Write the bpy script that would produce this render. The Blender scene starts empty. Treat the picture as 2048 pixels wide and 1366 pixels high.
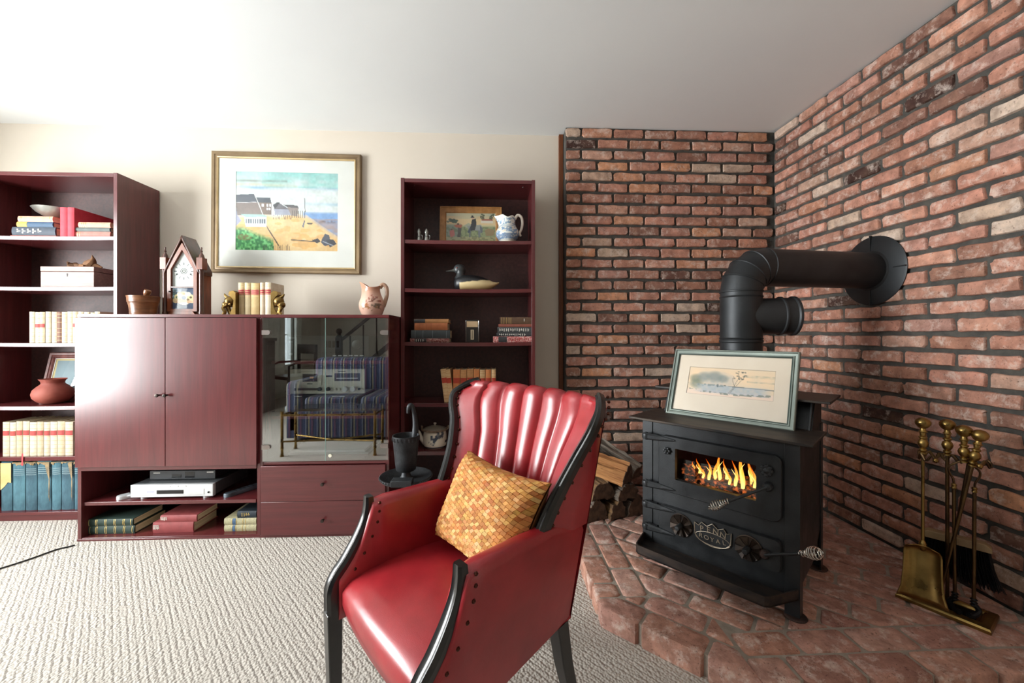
import bpy, bmesh, math, random
import numpy as np
from mathutils import Vector, Matrix, Euler

# ------------------------------------------------------------------ camera, light, exposure
SC = bpy.context.scene
COL = SC.collection
PI = math.pi
FPX = 800.0                       # focal length in pixels of the 2048 x 1366 frame
YAW = math.atan(36 / 800.0)
CAMH = 1.087
cam_d = bpy.data.cameras.new('camera')
cam = bpy.data.objects.new('camera', cam_d)
COL.objects.link(cam)
cam_d.sensor_width = 36
cam_d.lens = 36 * FPX / 2048
cam_d.shift_y = -13 / 2048
cam_d.clip_start = 0.02
cam.location = (0, 0, CAMH)
cam.rotation_euler = (PI / 2, 0, -YAW)
SC.camera = cam
SC.view_settings.view_transform = 'Standard'
SC.view_settings.look = 'None'
SC.view_settings.gamma = 1
SC.view_settings.use_curve_mapping = False
SC.view_settings.exposure = 0.45
SC.cycles.max_bounces = 8
SC.cycles.diffuse_bounces = 5
SC.cycles.glossy_bounces = 4
SC.cycles.transparent_max_bounces = 12
SC.cycles.sample_clamp_indirect = 6
SC.cycles.use_denoising = True

w = bpy.data.worlds.new('sky'); SC.world = w; w.use_nodes = True
bg = w.node_tree.nodes['Background']
bg.inputs[0].default_value = (0.80, 0.90, 1.0, 1)
bg.inputs[1].default_value = 4.0

def area(name, loc, rot, sx, sy, power, col=(1, 1, 1)):
    d = bpy.data.lights.new(name, 'AREA'); d.shape = 'RECTANGLE'
    d.size = sx; d.size_y = sy; d.energy = power; d.color = col
    o = bpy.data.objects.new(name, d); COL.objects.link(o)
    o.location = loc; o.rotation_euler = rot
    return o
# daylight through the left-hand window, which the cabinet door and the shelf edges mirror; the far window is lit by the sky itself
area('window_left_offscreen', (-3.84, 0.875, 1.30), (0, -PI / 2, 0), 1.70, 1.75, 215, (1.0, 0.995, 0.985))

# ------------------------------------------------------------------ pixel -> place helpers
_s, _c = math.sin(YAW), math.cos(YAW)
def ray(u, v):
    return np.array([_c * (u - 1024) / FPX + _s, -_s * (u - 1024) / FPX + _c, (670 - v) / FPX])
def onY(u, v, Y):
    r = ray(u, v); t = Y / r[1]; return np.array([0, 0, CAMH]) + r * t
def onZ(u, v, Z):
    r = ray(u, v); t = (Z - CAMH) / r[2]; return np.array([0, 0, CAMH]) + r * t
def XU(u, Y): return float(onY(u, 670, Y)[0])

# ------------------------------------------------------------------ colour and material helpers
def lin(h):
    if isinstance(h, str):
        h = h.lstrip('#'); h = [int(h[i:i + 2], 16) / 255 for i in (0, 2, 4)]
    return tuple(((x / 12.92) if x <= .04045 else ((x + .055) / 1.055) ** 2.4) for x in h[:3])
def rgba(h): return (*lin(h), 1)
class NT:
    def __init__(s, name):
        s.m = bpy.data.materials.new(name); s.m.use_nodes = True
        s.t = s.m.node_tree; s.n = s.t.nodes; s.p = s.n['Principled BSDF']
        s.out = s.n['Material Output']
    def new(s, typ, **k):
        n = s.n.new(typ)
        for a, b in k.items():
            if a.startswith('i_'):
                key = a[2:]; key = int(key) if key.isdigit() else key.replace('_', ' ')
                n.inputs[key].default_value = b
            else: setattr(n, a, b)
        return n
    def link(s, a, b): s.t.links.new(a, b)
    def mix(s, fac, a, b, blend='MIX'):
        n = s.n.new('ShaderNodeMix'); n.data_type = 'RGBA'; n.blend_type = blend
        for sock, val in ((n.inputs[0], fac), (n.inputs[6], a), (n.inputs[7], b)):
            if hasattr(val, 'links'): s.link(val, sock)
            else: sock.default_value = val
        return n.outputs[2]
    def coords(s, scale=(1, 1, 1), kind='Object', rot=(0, 0, 0)):
        tc = s.n.new('ShaderNodeTexCoord'); mp = s.n.new('ShaderNodeMapping')
        mp.inputs['Scale'].default_value = scale; mp.inputs['Rotation'].default_value = rot
        s.link(tc.outputs[kind], mp.inputs[0]); return mp.outputs[0]
    def turned(s, pitch, ang):
        tc = s.n.new('ShaderNodeTexCoord'); mp = s.n.new('ShaderNodeMapping'); mp.vector_type = 'TEXTURE'
        mp.inputs['Scale'].default_value = (*pitch, 1); mp.inputs['Rotation'].default_value = (0, 0, ang)
        s.link(tc.outputs['Object'], mp.inputs[0]); return mp.outputs[0]
    def noise(s, vec, scale=5, detail=4, rough=.55, dist=0):
        n = s.new('ShaderNodeTexNoise', i_Scale=scale, i_Detail=detail, i_Roughness=rough, i_Distortion=dist)
        if vec is not None: s.link(vec, n.inputs['Vector'])
        return n.outputs[0]
    def ramp(s, fac, stops, interp='LINEAR'):
        n = s.n.new('ShaderNodeValToRGB'); cr = n.color_ramp; cr.interpolation = interp
        while len(cr.elements) < len(stops): cr.elements.new(.5)
        for e, (p, c) in zip(cr.elements, stops):
            e.position = p; e.color = c if len(c) == 4 else (*c, 1)
        s.link(fac, n.inputs[0]); return n.outputs[0]
    def bump(s, h, strength=.3, dist=.01, prev=None):
        n = s.new('ShaderNodeBump', i_Strength=strength, i_Distance=dist)
        s.link(h, n.inputs['Height'])
        if prev is not None: s.link(prev, n.inputs['Normal'])
        s.link(n.outputs[0], s.p.inputs['Normal']); return n.outputs[0]
MATS = {}
def mat(name, c1, c2=None, rough=.5, metal=0, scale=8, stretch=(1, 1, 1), bump=0, bscale=60, coat=0, spec=None, lo=.35, hi=.65, bdist=.004, rvar=0):
    """plain procedural material: two tones mixed by noise, optional fine relief"""
    if name in MATS: return MATS[name]
    N = NT(name); p = N.p
    p.inputs['Roughness'].default_value = rough; p.inputs['Metallic'].default_value = metal
    p.inputs['Coat Weight'].default_value = coat; p.inputs['Coat Roughness'].default_value = .15
    if spec is not None: p.inputs['Specular IOR Level'].default_value = spec
    vec = N.coords(stretch)
    nz = N.noise(vec, scale, 5)
    col = N.ramp(nz, [(lo, rgba(c1)), (hi, rgba(c2 or c1))])
    N.link(col, p.inputs['Base Color'])
    if bump: N.bump(N.noise(vec, bscale, 3), bump, bdist)
    if rvar:
        r = N.ramp(nz, [(lo, (rough - rvar,) * 3), (hi, (rough + rvar,) * 3)]); N.link(r, p.inputs['Roughness'])
    MATS[name] = N.m; return N.m
def attr_mat(name, rough=.6, coat=0, bump=0):
    if name in MATS: return MATS[name]
    N = NT(name); a = N.new('ShaderNodeVertexColor', layer_name='paint')
    N.link(a.outputs[0], N.p.inputs['Base Color']); N.p.inputs['Roughness'].default_value = rough
    N.p.inputs['Coat Weight'].default_value = coat; N.p.inputs['Coat Roughness'].default_value = .08
    if bump: N.bump(N.noise(N.coords(), 90, 3), bump, .003)
    MATS[name] = N.m; return N.m
def glass_mat(name, tint=(.93, .95, .94), refl=.08):
    N = NT(name); tr = N.new('ShaderNodeBsdfTransparent'); gl = N.new('ShaderNodeBsdfGlossy', i_Roughness=.0)
    tr.inputs[0].default_value = (*tint, 1); gl.inputs[0].default_value = (1, 1, 1, 1)
    geo = N.new('ShaderNodeNewGeometry'); dt = N.new('ShaderNodeVectorMath', operation='DOT_PRODUCT'); N.link(geo.outputs['Normal'], dt.inputs[0]); N.link(geo.outputs['Incoming'], dt.inputs[1])
    def mth(op, a_, b_):
        n = N.new('ShaderNodeMath', operation=op, use_clamp=True)
        for sck, val in zip(n.inputs, (a_, b_)):
            if hasattr(val, 'links'): N.link(val, sck)
            elif val is not None: sck.default_value = val
        return n.outputs[0]
    ab = mth('ABSOLUTE', dt.outputs['Value'], None); sch = mth('POWER', mth('SUBTRACT', 1.0, ab), 5.0)      # Schlick reflectance of a thin sheet
    ad = N.new('ShaderNodeMath', operation='ADD', use_clamp=True); N.link(sch, ad.inputs[0]); ad.inputs[1].default_value = refl + .03
    mx = N.new('ShaderNodeMixShader'); N.link(ad.outputs[0], mx.inputs[0]); N.link(tr.outputs[0], mx.inputs[1]); N.link(gl.outputs[0], mx.inputs[2])
    N.link(mx.outputs[0], N.out.inputs[0]); return N.m

def brick_mat(name, stops, dark=1.0):
    N = NT(name); p = N.p; p.inputs['Roughness'].default_value = .85; p.inputs['Specular IOR Level'].default_value = .25
    oi = N.new('ShaderNodeObjectInfo'); geo = N.new('ShaderNodeNewGeometry')
    off = N.new('ShaderNodeVectorMath', operation='SCALE'); off.inputs[0].default_value = (37, 19, 53); N.link(oi.outputs['Random'], off.inputs['Scale'])
    add = N.new('ShaderNodeVectorMath', operation='ADD'); N.link(geo.outputs['Position'], add.inputs[0]); N.link(off.outputs[0], add.inputs[1])
    v = add.outputs[0]
    base = N.ramp(oi.outputs['Random'], stops)
    patch = N.ramp(N.noise(v, 9, 3, .6), [(.38, rgba('86594c')), (.52, rgba('b18272')), (.66, rgba('c79a80'))])
    base = N.mix(.16, base, patch)
    mott = N.noise(v, 22, 6, .65)
    m1 = N.mix(1.0, base, N.ramp(mott, [(.25, (.55, .50, .48, 1)), (.5, (1, .98, .96, 1)), (.75, (1.45, 1.40, 1.36, 1))]), 'MULTIPLY')
    wn = N.noise(v, 19, 6, .75, .25)
    m2 = N.mix(N.ramp(wn, [(.51, (0, 0, 0, 1)), (.66, (.62, .62, .62, 1))]), m1, rgba('dccbbf'))
    sp = N.noise(v, 120, 2)
    m3 = N.mix(N.ramp(sp, [(.62, (0, 0, 0, 1)), (.72, (.6, .6, .6, 1))]), m2, rgba('4a3029'))
    N.link(m3, p.inputs['Base Color'])
    b = N.bump(N.noise(v, 30, 6, .7), .55, .006); N.bump(N.noise(v, 160, 3), .4, .0025, b)
    MATS[name] = N.m; return N.m

# furniture laminate, vertical or horizontal grain
def laminate(name, stretch, c1, c2, rough=.24):
    N = NT(name); p = N.p; p.inputs['Roughness'].default_value = rough; p.inputs['Specular IOR Level'].default_value = .75
    v = N.coords(stretch)
    g = N.noise(v, 3.0, 6, .6, .8); g2 = N.noise(N.coords(), 2.2, 2)
    col = N.mix(N.ramp(g, [(.25, (0, 0, 0, 1)), (.78, (1, 1, 1, 1))]), rgba(c1), rgba(c2))
    col = N.mix(N.ramp(g2, [(.3, (0, 0, 0, 1)), (.7, (.25, .25, .25, 1))]), col, rgba('6f2c2e'))
    N.link(col, p.inputs['Base Color'])
    MATS[name] = N.m; return N.m
LAMV = laminate('mahogany_laminate_upright', (16, 16, .8), '431b1c', '5f2527')
LAMH = laminate('mahogany_laminate_level', (.8, 16, 16), '431b1c', '5f2527')
LAMD = mat('bookcase_backing', '3a2220', '4a2c29', .5, scale=60, bump=.15, bscale=300)

# ------------------------------------------------------------------ mesh helpers
class MB:
    def __init__(s): s.v = []; s.f = []; s.mi = []; s.col = None
    def add(s, vs, fs, mi=0):
        n = len(s.v); s.v += [tuple(map(float, v)) for v in vs]
        for f in fs: s.f.append(tuple(n + i for i in f)); s.mi.append(mi)
        return s
    def box(s, x0, x1, y0, y1, z0, z1, mi=0):
        return s.add([(x0, y0, z0), (x1, y0, z0), (x1, y1, z0), (x0, y1, z0), (x0, y0, z1), (x1, y0, z1), (x1, y1, z1), (x0, y1, z1)],
                     [(0, 3, 2, 1), (4, 5, 6, 7), (0, 1, 5, 4), (1, 2, 6, 5), (2, 3, 7, 6), (3, 0, 4, 7)], mi)
    def loops(s, L, cap0=True, cap1=True, closed=True, mi=0):
        """skin a list of equal-length point loops"""
        n = len(L[0]); base = len(s.v)
        vs = [p for l in L for p in l]; fs = []
        for i in range(len(L) - 1):
            for j in range(n if closed else n - 1):
                k = (j + 1) % n
                fs.append((i * n + j, i * n + k, (i + 1) * n + k, (i + 1) * n + j))
        if cap0: fs.append(tuple(range(n - 1, -1, -1)))
        if cap1: fs.append(tuple((len(L) - 1) * n + j for j in range(n)))
        return s.add(vs, fs, mi)
    def prism(s, poly, d0, d1, axis='y', mi=0):
        def P(a, b, d): return {'y': (a, d, b), 'z': (a, b, d), 'x': (d, a, b)}[axis]
        return s.loops([[P(a, b, d0) for a, b in poly], [P(a, b, d1) for a, b in poly]], mi=mi)
    def lathe(s, prof, n=24, c=(0, 0, 0), axis='z', cap=True, mi=0):
        L = []
        for r, z in prof:
            l = []
            for k in range(n):
                a = 2 * PI * k / n; x, y = r * math.cos(a), r * math.sin(a)
                p = {'z': (x, y, z), 'y': (x, -z, y), 'x': (z, x, y)}[axis]
                l.append((p[0] + c[0], p[1] + c[1], p[2] + c[2]))
            L.append(l)
        return s.loops(L, cap, cap, mi=mi)
    def tube(s, pts, r, n=10, cap=True, mi=0, flat=1.0):
        pts = [Vector(p) for p in pts]; m = len(pts); L = []
        rs = r if hasattr(r, '__len__') else [r] * m
        up = None
        for i in range(m):
            t = (pts[min(i + 1, m - 1)] - pts[max(i - 1, 0)]).normalized()
            if up is None:
                up = Vector((0, 0, 1)) if abs(t.z) < .9 else Vector((1, 0, 0))
            a = t.cross(up).normalized(); b = a.cross(t).normalized(); up = b
            L.append([tuple(pts[i] + a * (rs[i] * math.cos(2 * PI * k / n)) + b * (rs[i] * flat * math.sin(2 * PI * k / n))) for k in range(n)])
        return s.loops(L, cap, cap, mi=mi)
    def sweep(s, pts, sec, up=(0, 0, 1), cap=True, mi=0, scale=None):
        """sec: list of (side, up) offsets"""
        pts = [Vector(p) for p in pts]; m = len(pts); L = []; upv = Vector(up)
        for i in range(m):
            t = (pts[min(i + 1, m - 1)] - pts[max(i - 1, 0)]).normalized()
            a = t.cross(upv).normalized(); b = a.cross(t).normalized(); k = scale[i] if scale else 1
            L.append([tuple(pts[i] + a * (x * k) + b * (y * k)) for x, y in sec])
        return s.loops(L, cap, cap, mi=mi)
    def sphere(s, c, r, n=10, sc=(1, 1, 1), mi=0):
        m = max(4, n // 2); L = []
        for i in range(m + 1):
            ph = -PI / 2 + PI * (i + (.02 if i == 0 else (-.02 if i == m else 0))) / m
            L.append([(c[0] + r * sc[0] * math.cos(ph) * math.cos(2 * PI * k / n), c[1] + r * sc[1] * math.cos(ph) * math.sin(2 * PI * k / n), c[2] + r * sc[2] * math.sin(ph)) for k in range(n)])
        return s.loops(L, mi=mi)
    def grid(s, fn, nu, nv, mi=0, wrap=False):
        vs = [fn(i / nu, j / nv) for j in range(nv + 1) for i in range(nu + 1)]
        fs = [(j * (nu + 1) + i, j * (nu + 1) + i + 1, (j + 1) * (nu + 1) + i + 1, (j + 1) * (nu + 1) + i) for j in range(nv) for i in range(nu)]
        return s.add(vs, fs, mi)
    def plate_hole(s, x0, x1, z0, z1, hx0, hx1, hz0, hz1, y0, y1, r=.0, hr=.004, k=5, mi=0):
        """plate in the xz plane between y0 (front) and y1 with a rectangular hole, rounded corners"""
        def rr(a0, a1, b0, b1, rad):
            o = []
            for cx, cz, st in ((a1 - rad, b1 - rad, 0), (a0 + rad, b1 - rad, 90), (a0 + rad, b0 + rad, 180), (a1 - rad, b0 + rad, 270)):
                for i in range(k):
                    a = math.radians(st + 90 * i / (k - 1)); o.append((cx + rad * math.cos(a), cz + rad * math.sin(a)))
            return o
        O = rr(x0, x1, z0, z1, max(r, 1e-4)); I = rr(hx0, hx1, hz0, hz1, hr)
        n = len(O); L = [[(a, y1, b) for a, b in O], [(a, y0 + .004, b) for a, b in O],
                         [(x0 + .003 + (a - x0) * (1 - .006 / (x1 - x0)), y0, z0 + .003 + (b - z0) * (1 - .006 / (z1 - z0))) for a, b in O],
                         [(a, y0, b) for a, b in I], [(a, y1, b) for a, b in I], [(a, y1, b) for a, b in O]]
        return s.loops(L, False, False, mi=mi)
    def mesh(s, name, mats=(), smooth=True, ang=38):
        me = bpy.data.meshes.new(name); me.from_pydata(s.v, [], s.f)
        for m in mats: me.materials.append(m)
        if any(s.mi): me.polygons.foreach_set('material_index', s.mi)
        if s.col is not None:
            a = me.color_attributes.new('paint', 'FLOAT_COLOR', 'POINT')
            a.data.foreach_set('color', np.asarray(s.col, dtype=np.float32).ravel())
        bm = bmesh.new(); bm.from_mesh(me)
        bmesh.ops.recalc_face_normals(bm, faces=bm.faces); bm.to_mesh(me); bm.free()
        if smooth:
            me.polygons.foreach_set('use_smooth', [True] * len(me.polygons)); me.set_sharp_from_angle(angle=math.radians(ang))
        me.update(); return me
    def obj(s, name, m, parent=None, bevel=0, smooth=True, ang=38, loc=None, rot=None, seg=2):
        me = s.mesh(name, m if isinstance(m, (list, tuple)) else [m], smooth, ang)
        o = link(name, me, parent)
        if bevel:
            b = o.modifiers.new('bevel', 'BEVEL'); b.width = bevel; b.segments = seg; b.limit_method = 'ANGLE'; b.angle_limit = math.radians(40)
            b.harden_normals = False
        if loc is not None: o.location = loc
        if rot is not None: o.rotation_euler = rot
        return o
def link(name, data, parent=None):
    o = bpy.data.objects.new(name, data); COL.objects.link(o)
    if parent is not None: o.parent = parent
    return o
def tag(o, label, cat, group=None):
    o['label'] = label; o['category'] = cat
    if group: o['group'] = group
    return o
def thing(name, label, cat, loc=(0, 0, 0), rz=0, group=None):
    o = link(name, None); o.location = loc; o.rotation_euler = (0, 0, rz); o.empty_display_size = .05
    return tag(o, label, cat, group)
def struct(o): o['kind'] = 'structure'; return o
def B(name, x0, x1, y0, y1, z0, z1, m, parent=None, bevel=0.0015):
    """box part whose origin is its own centre"""
    cx, cy, cz = (x0 + x1) / 2, (y0 + y1) / 2, (z0 + z1) / 2
    return MB().box(x0 - cx, x1 - cx, y0 - cy, y1 - cy, z0 - cz, z1 - cz).obj(name, m, parent, bevel, loc=(cx, cy, cz))
def copy_tree(o, parent=None):
    c = o.copy(); COL.objects.link(c); c.parent = parent
    for ch in [x for x in bpy.data.objects if x.parent == o]: copy_tree(ch, c)
    return c
def rect(hx, hy): return [(-hx, -hy), (hx, -hy), (hx, hy), (-hx, hy)]
def arc(c, r, a0, a1, n): return [(c[0] + r * math.cos(math.radians(a0 + (a1 - a0) * i / n)), c[1] + r * math.sin(math.radians(a0 + (a1 - a0) * i / n))) for i in range(n + 1)]
def spline(pts, n=8):
    """Catmull-Rom through points"""
    P = [Vector(p) for p in pts]; P = [P[0] * 2 - P[1]] + P + [P[-1] * 2 - P[-2]]; out = []
    for i in range(1, len(P) - 2):
        for k in range(n):
            t = k / n; a, b, c, d = P[i - 1], P[i], P[i + 1], P[i + 2]
            out.append(.5 * ((2 * b) + (c - a) * t + (2 * a - 5 * b + 4 * c - d) * t * t + (3 * b - a - 3 * c + d) * t ** 3))
    out.append(P[-2]); return out
def interp(x, xs, ys): return float(np.interp(x, xs, ys))

# ------------------------------------------------------------------ flat paintings: a small raster that becomes vertex colours
class Art:
    def __init__(s, W, H, base, seed=1):
        s.W, s.H = W, H; s.a = np.zeros((H, W, 3)); s.a[:] = lin(base); s.rs = np.random.RandomState(seed)
        s.X, s.Y = np.meshgrid((np.arange(W) + .5) / W, (np.arange(H) + .5) / H)     # y downwards 0..1
    def vnoise(s, fx, fy):
        g = s.rs.rand(int(fy) + 3, int(fx) + 3); x = s.X * fx; y = s.Y * fy; xi = x.astype(int); yi = y.astype(int); xf = x - xi; yf = y - yi
        xf = xf * xf * (3 - 2 * xf); yf = yf * yf * (3 - 2 * yf)
        return (g[yi, xi] * (1 - xf) + g[yi, xi + 1] * xf) * (1 - yf) + (g[yi + 1, xi] * (1 - xf) + g[yi + 1, xi + 1] * xf) * yf
    def put(s, m, col, k=1.0):
        m = (m.astype(float) * k)[..., None]; s.a = s.a * (1 - m) + np.array(lin(col)) * m
    def poly(s, pts, col, k=1.0):
        ins = np.zeros(s.X.shape, bool); n = len(pts)
        for i in range(n):
            x0, y0 = pts[i]; x1, y1 = pts[(i + 1) % n]
            if y0 == y1: continue
            c = ((y0 > s.Y) != (y1 > s.Y)) & (s.X < (x1 - x0) * (s.Y - y0) / (y1 - y0) + x0); ins ^= c
        s.put(ins, col, k)
    def rect(s, x0, y0, x1, y1, col, k=1.0): s.poly([(x0, y0), (x1, y0), (x1, y1), (x0, y1)], col, k)
    def ell(s, cx, cy, rx, ry, col, k=1.0, soft=0):
        d = ((s.X - cx) / rx) ** 2 + ((s.Y - cy) / ry) ** 2
        s.put(np.clip((1 - d) / soft, 0, 1) if soft else d < 1, col, k)
    def line(s, pts, w, col, k=1.0):
        asp = s.H / s.W
        for (x0, y0), (x1, y1) in zip(pts[:-1], pts[1:]):
            dx, dy = x1 - x0, (y1 - y0) * asp; L = dx * dx + dy * dy + 1e-9
            t = np.clip(((s.X - x0) * dx + (s.Y - y0) * asp * dy) / L, 0, 1)
            d = np.hypot(s.X - x0 - t * dx, (s.Y - y0) * asp - t * dy); s.put(np.clip((w - d) / (w * .5), 0, 1), col, k)
    def cols(s): return np.concatenate([s.a, np.ones((s.H, s.W, 1))], 2)
    def at(s, u, v):
        i = min(s.W - 1, max(0, int(u * s.W))); j = min(s.H - 1, max(0, int((1 - v) * s.H))); return (*s.a[j, i], 1)
    def plane(s, name, w, h, m, parent, loc=(0, 0, 0), rot=(0, 0, 0), thick=.0006):
        """flat print in local xz, facing -y"""
        W, H = s.W, s.H; mb = MB()
        xs = (np.arange(W) / (W - 1) - .5) * w; zs = (.5 - np.arange(H) / (H - 1)) * h
        mb.add([(x, 0, z) for z in zs for x in xs], [(j * W + i, (j + 1) * W + i, (j + 1) * W + i + 1, j * W + i + 1) for j in range(H - 1) for i in range(W - 1)])
        mb.col = s.cols().reshape(-1, 4)
        me = bpy.data.meshes.new(name); me.from_pydata(mb.v, [], mb.f); me.materials.append(m)
        a = me.color_attributes.new('paint', 'FLOAT_COLOR', 'POINT'); a.data.foreach_set('color', mb.col.astype(np.float32).ravel())
        o = link(name, me, parent); o.location = loc; o.rotation_euler = rot; return o
PAPER = attr_mat('painted_paper', .75)
GLAZE = attr_mat('painted_glaze', .25, .6)
def painted_lathe(name, prof, art, parent, n=64, warp=None):
    """turned vessel whose glaze is painted; art wraps once around, u = 0.5 faces -y"""
    mb = MB(); cols = []; L = []
    fine = []
    for i in range(len(prof) - 1):
        for k in range(6): fine.append((prof[i][0] + (prof[i + 1][0] - prof[i][0]) * k / 6, prof[i][1] + (prof[i + 1][1] - prof[i][1]) * k / 6))
    sm = [prof[0]] + [tuple((fine[max(0, i - 2)][q] + fine[max(0, i - 1)][q] + fine[i][q] + fine[min(len(fine) - 1, i + 1)][q] + fine[min(len(fine) - 1, i + 2)][q]) / 5 for q in (0, 1)) for i in range(1, len(fine))] + [prof[-1]]
    prof = sm; m = len(prof); rim_i = max(range(m), key=lambda i: prof[i][1])
    ln = [0]
    for i in range(1, m): ln.append(ln[-1] + math.hypot(prof[i][0] - prof[i - 1][0], prof[i][1] - prof[i - 1][1]))
    for i, (r, z) in enumerate(prof):
        l = []
        for k in range(n):
            a = 2 * PI * k / n - PI / 2 - PI; x, y, zz = r * math.cos(a), r * math.sin(a), z
            if warp: x, y, zz = warp(x, y, zz, a, r)
            l.append((x, y, zz)); cols.append(art.at(k / n, min(1, ln[i] / ln[rim_i])))
        L.append(l)
    mb.loops(L, True, True); mb.col = cols
    return mb.obj(name, GLAZE, parent, ang=60)

# ------------------------------------------------------------------ the room
WALLP = mat('wall_paint_cream', 'cfc5b6', 'd3c9bb', .7, scale=2, bump=.12, bscale=90, bdist=.002)
CEIL = mat('ceiling_paint_white', 'e2e5e5', 'e6e9e8', .75, scale=1.2, bump=.15, bscale=6, bdist=.004)
TRIMW = mat('stained_trim_wood', '5b2f18', '7a4523', .45, scale=6, stretch=(14, 14, 1))
WHITE = mat('white_gloss_paint', 'e9e9e4', None, .35)
MORTAR = mat('dark_mortar', '3f3d3a', '55524c', .95, scale=20, bump=.5, bscale=120)
CLEAR = glass_mat('window_glass', (.97, .98, .98), .0)
FZ = .025; CEILZ = 2.44; BACKY = 2.70; BRY = 2.58; RX = 1.86; LX = -3.6; REARY = -4.2

N = NT('loop_carpet'); p = N.p; p.inputs['Roughness'].default_value = .95; p.inputs['Specular IOR Level'].default_value = .1
RZ_ = math.radians(42.6)   # rows run diagonally over the room
vv = N.turned((.0098, .0105), RZ_)
vo = N.new('ShaderNodeTexVoronoi', feature='F1', i_Scale=1.0, i_Randomness=.75, voronoi_dimensions='2D'); N.link(vv, vo.inputs['Vector'])
rw = N.new('ShaderNodeTexWave', wave_type='BANDS', bands_direction='X', wave_profile='SIN', i_Scale=1.0, i_Distortion=2.6, i_Detail=2.0); rw.inputs['Detail Scale'].default_value = 2.2
N.link(N.turned((.0196 * 10 / PI, .35), RZ_), rw.inputs['Vector'])
tone = N.mix(N.noise(vv, .6, 3), rgba('a8a198'), rgba('c4beb5'))
tone = N.mix(N.ramp(N.noise(N.coords(), 160, 3), [(.55, (0, 0, 0, 1)), (.75, (.45, .45, .45, 1))]), tone, rgba('8f857a'))
N.link(tone, p.inputs['Base Color'])
inv = N.new('ShaderNodeMath', operation='MULTIPLY_ADD'); N.link(vo.outputs['Distance'], inv.inputs[0]); inv.inputs[1].default_value = -1.0
rh = N.new('ShaderNodeMath', operation='MULTIPLY'); N.link(rw.outputs[0], rh.inputs[0]); rh.inputs[1].default_value = .38; N.link(rh.outputs[0], inv.inputs[2])
b1 = N.bump(inv.outputs[0], .6, .006)
CARPET = N.m

struct(B('floor', LX - .1, 2.3, REARY - .1, 2.9, -.06, FZ, CARPET, bevel=0))
struct(B('ceiling', LX - .1, 2.3, REARY - .1, 2.9, CEILZ, CEILZ + .1, CEIL, bevel=0))
struct(B('wall_back', LX - .1, 2.3, BACKY, BACKY + .1, 0, CEILZ, WALLP, bevel=0))
wl = link('wall_left', None); struct(wl)
WIN = [(0.0, 1.75, .45, 2.15), (-2.95, -1.9, .55, 2.15)]
def wall_panel(nm, y0, y1, z0, z1): B(nm, LX - .1, LX, y0, y1, z0, z1, WALLP, wl, 0)
ys = [REARY, -2.95, -1.9, 0.0, 1.75, BACKY]
for i in (0, 2, 4): wall_panel('wall_section', ys[i], ys[i + 1], 0, CEILZ)
for y0, y1, z0, z1 in WIN:
    wall_panel('wall_section', y0, y1, 0, z0); wall_panel('wall_section', y0, y1, z1, CEILZ)
struct(B('wall_rear', LX, 2.3, REARY - .1, REARY, 0, CEILZ, WALLP, bevel=0))
def window(nm, a0, a1, z0, z1, side, nx, nz):
    o = link(nm, None); struct(o)
    def bx(n, p0, p1, q0, q1, d0, d1, m):
        if side == 'left': return B(n, LX + d0, LX + d1, p0, p1, q0, q1, m, o, .002)
        return B(n, p0, p1, REARY + d0, REARY + d1, q0, q1, m, o, .002)
    t = .06
    bx('window_frame', a0 - t, a0 + .03, z0 - t, z1 + t, -.09, .02, WHITE); bx('window_frame', a1 - .03, a1 + t, z0 - t, z1 + t, -.09, .02, WHITE)
    bx('window_frame', a0 + .03, a1 - .03, z1 - .03, z1 + t, -.09, .02, WHITE); bx('window_sill', a0 + .03, a1 - .03, z0 - t, z0 + .03, -.09, .05, WHITE)
    W = (a1 - a0 - .06) / nx; Hh = (z1 - z0 - .06) / nz
    for i in range(nx):
        for j in range(nz):
            bx('pane', a0 + .03 + i * W, a0 + .03 + (i + 1) * W, z0 + .03 + j * Hh, z0 + .03 + (j + 1) * Hh, -.052, -.048, CLEAR)
    for i in range(1, nx): bx('muntin', a0 + .03 + i * W - .009, a0 + .03 + i * W + .009, z0 + .03, z1 - .03, -.06, -.04, WHITE)
    for j in range(1, nz): bx('muntin', a0 + .03, a1 - .03, z0 + .03 + j * Hh - .009, z0 + .03 + j * Hh + .009, -.06, -.04, WHITE)
window('window_1', *WIN[0], 'left', 3, 3); window('window_2', *WIN[1], 'left', 2, 3)
struct(B('wall_right', RX + .05, RX + .15, REARY, .2, 0, CEILZ, WALLP, bevel=0))
struct(B('trim_1', .437, .466, 2.675, BACKY, .0, CEILZ - .002, TRIMW, bevel=.002))
struct(B('baseboard_back', LX, -2.99, BACKY - .014, BACKY, FZ, .11, WHITE))

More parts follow.
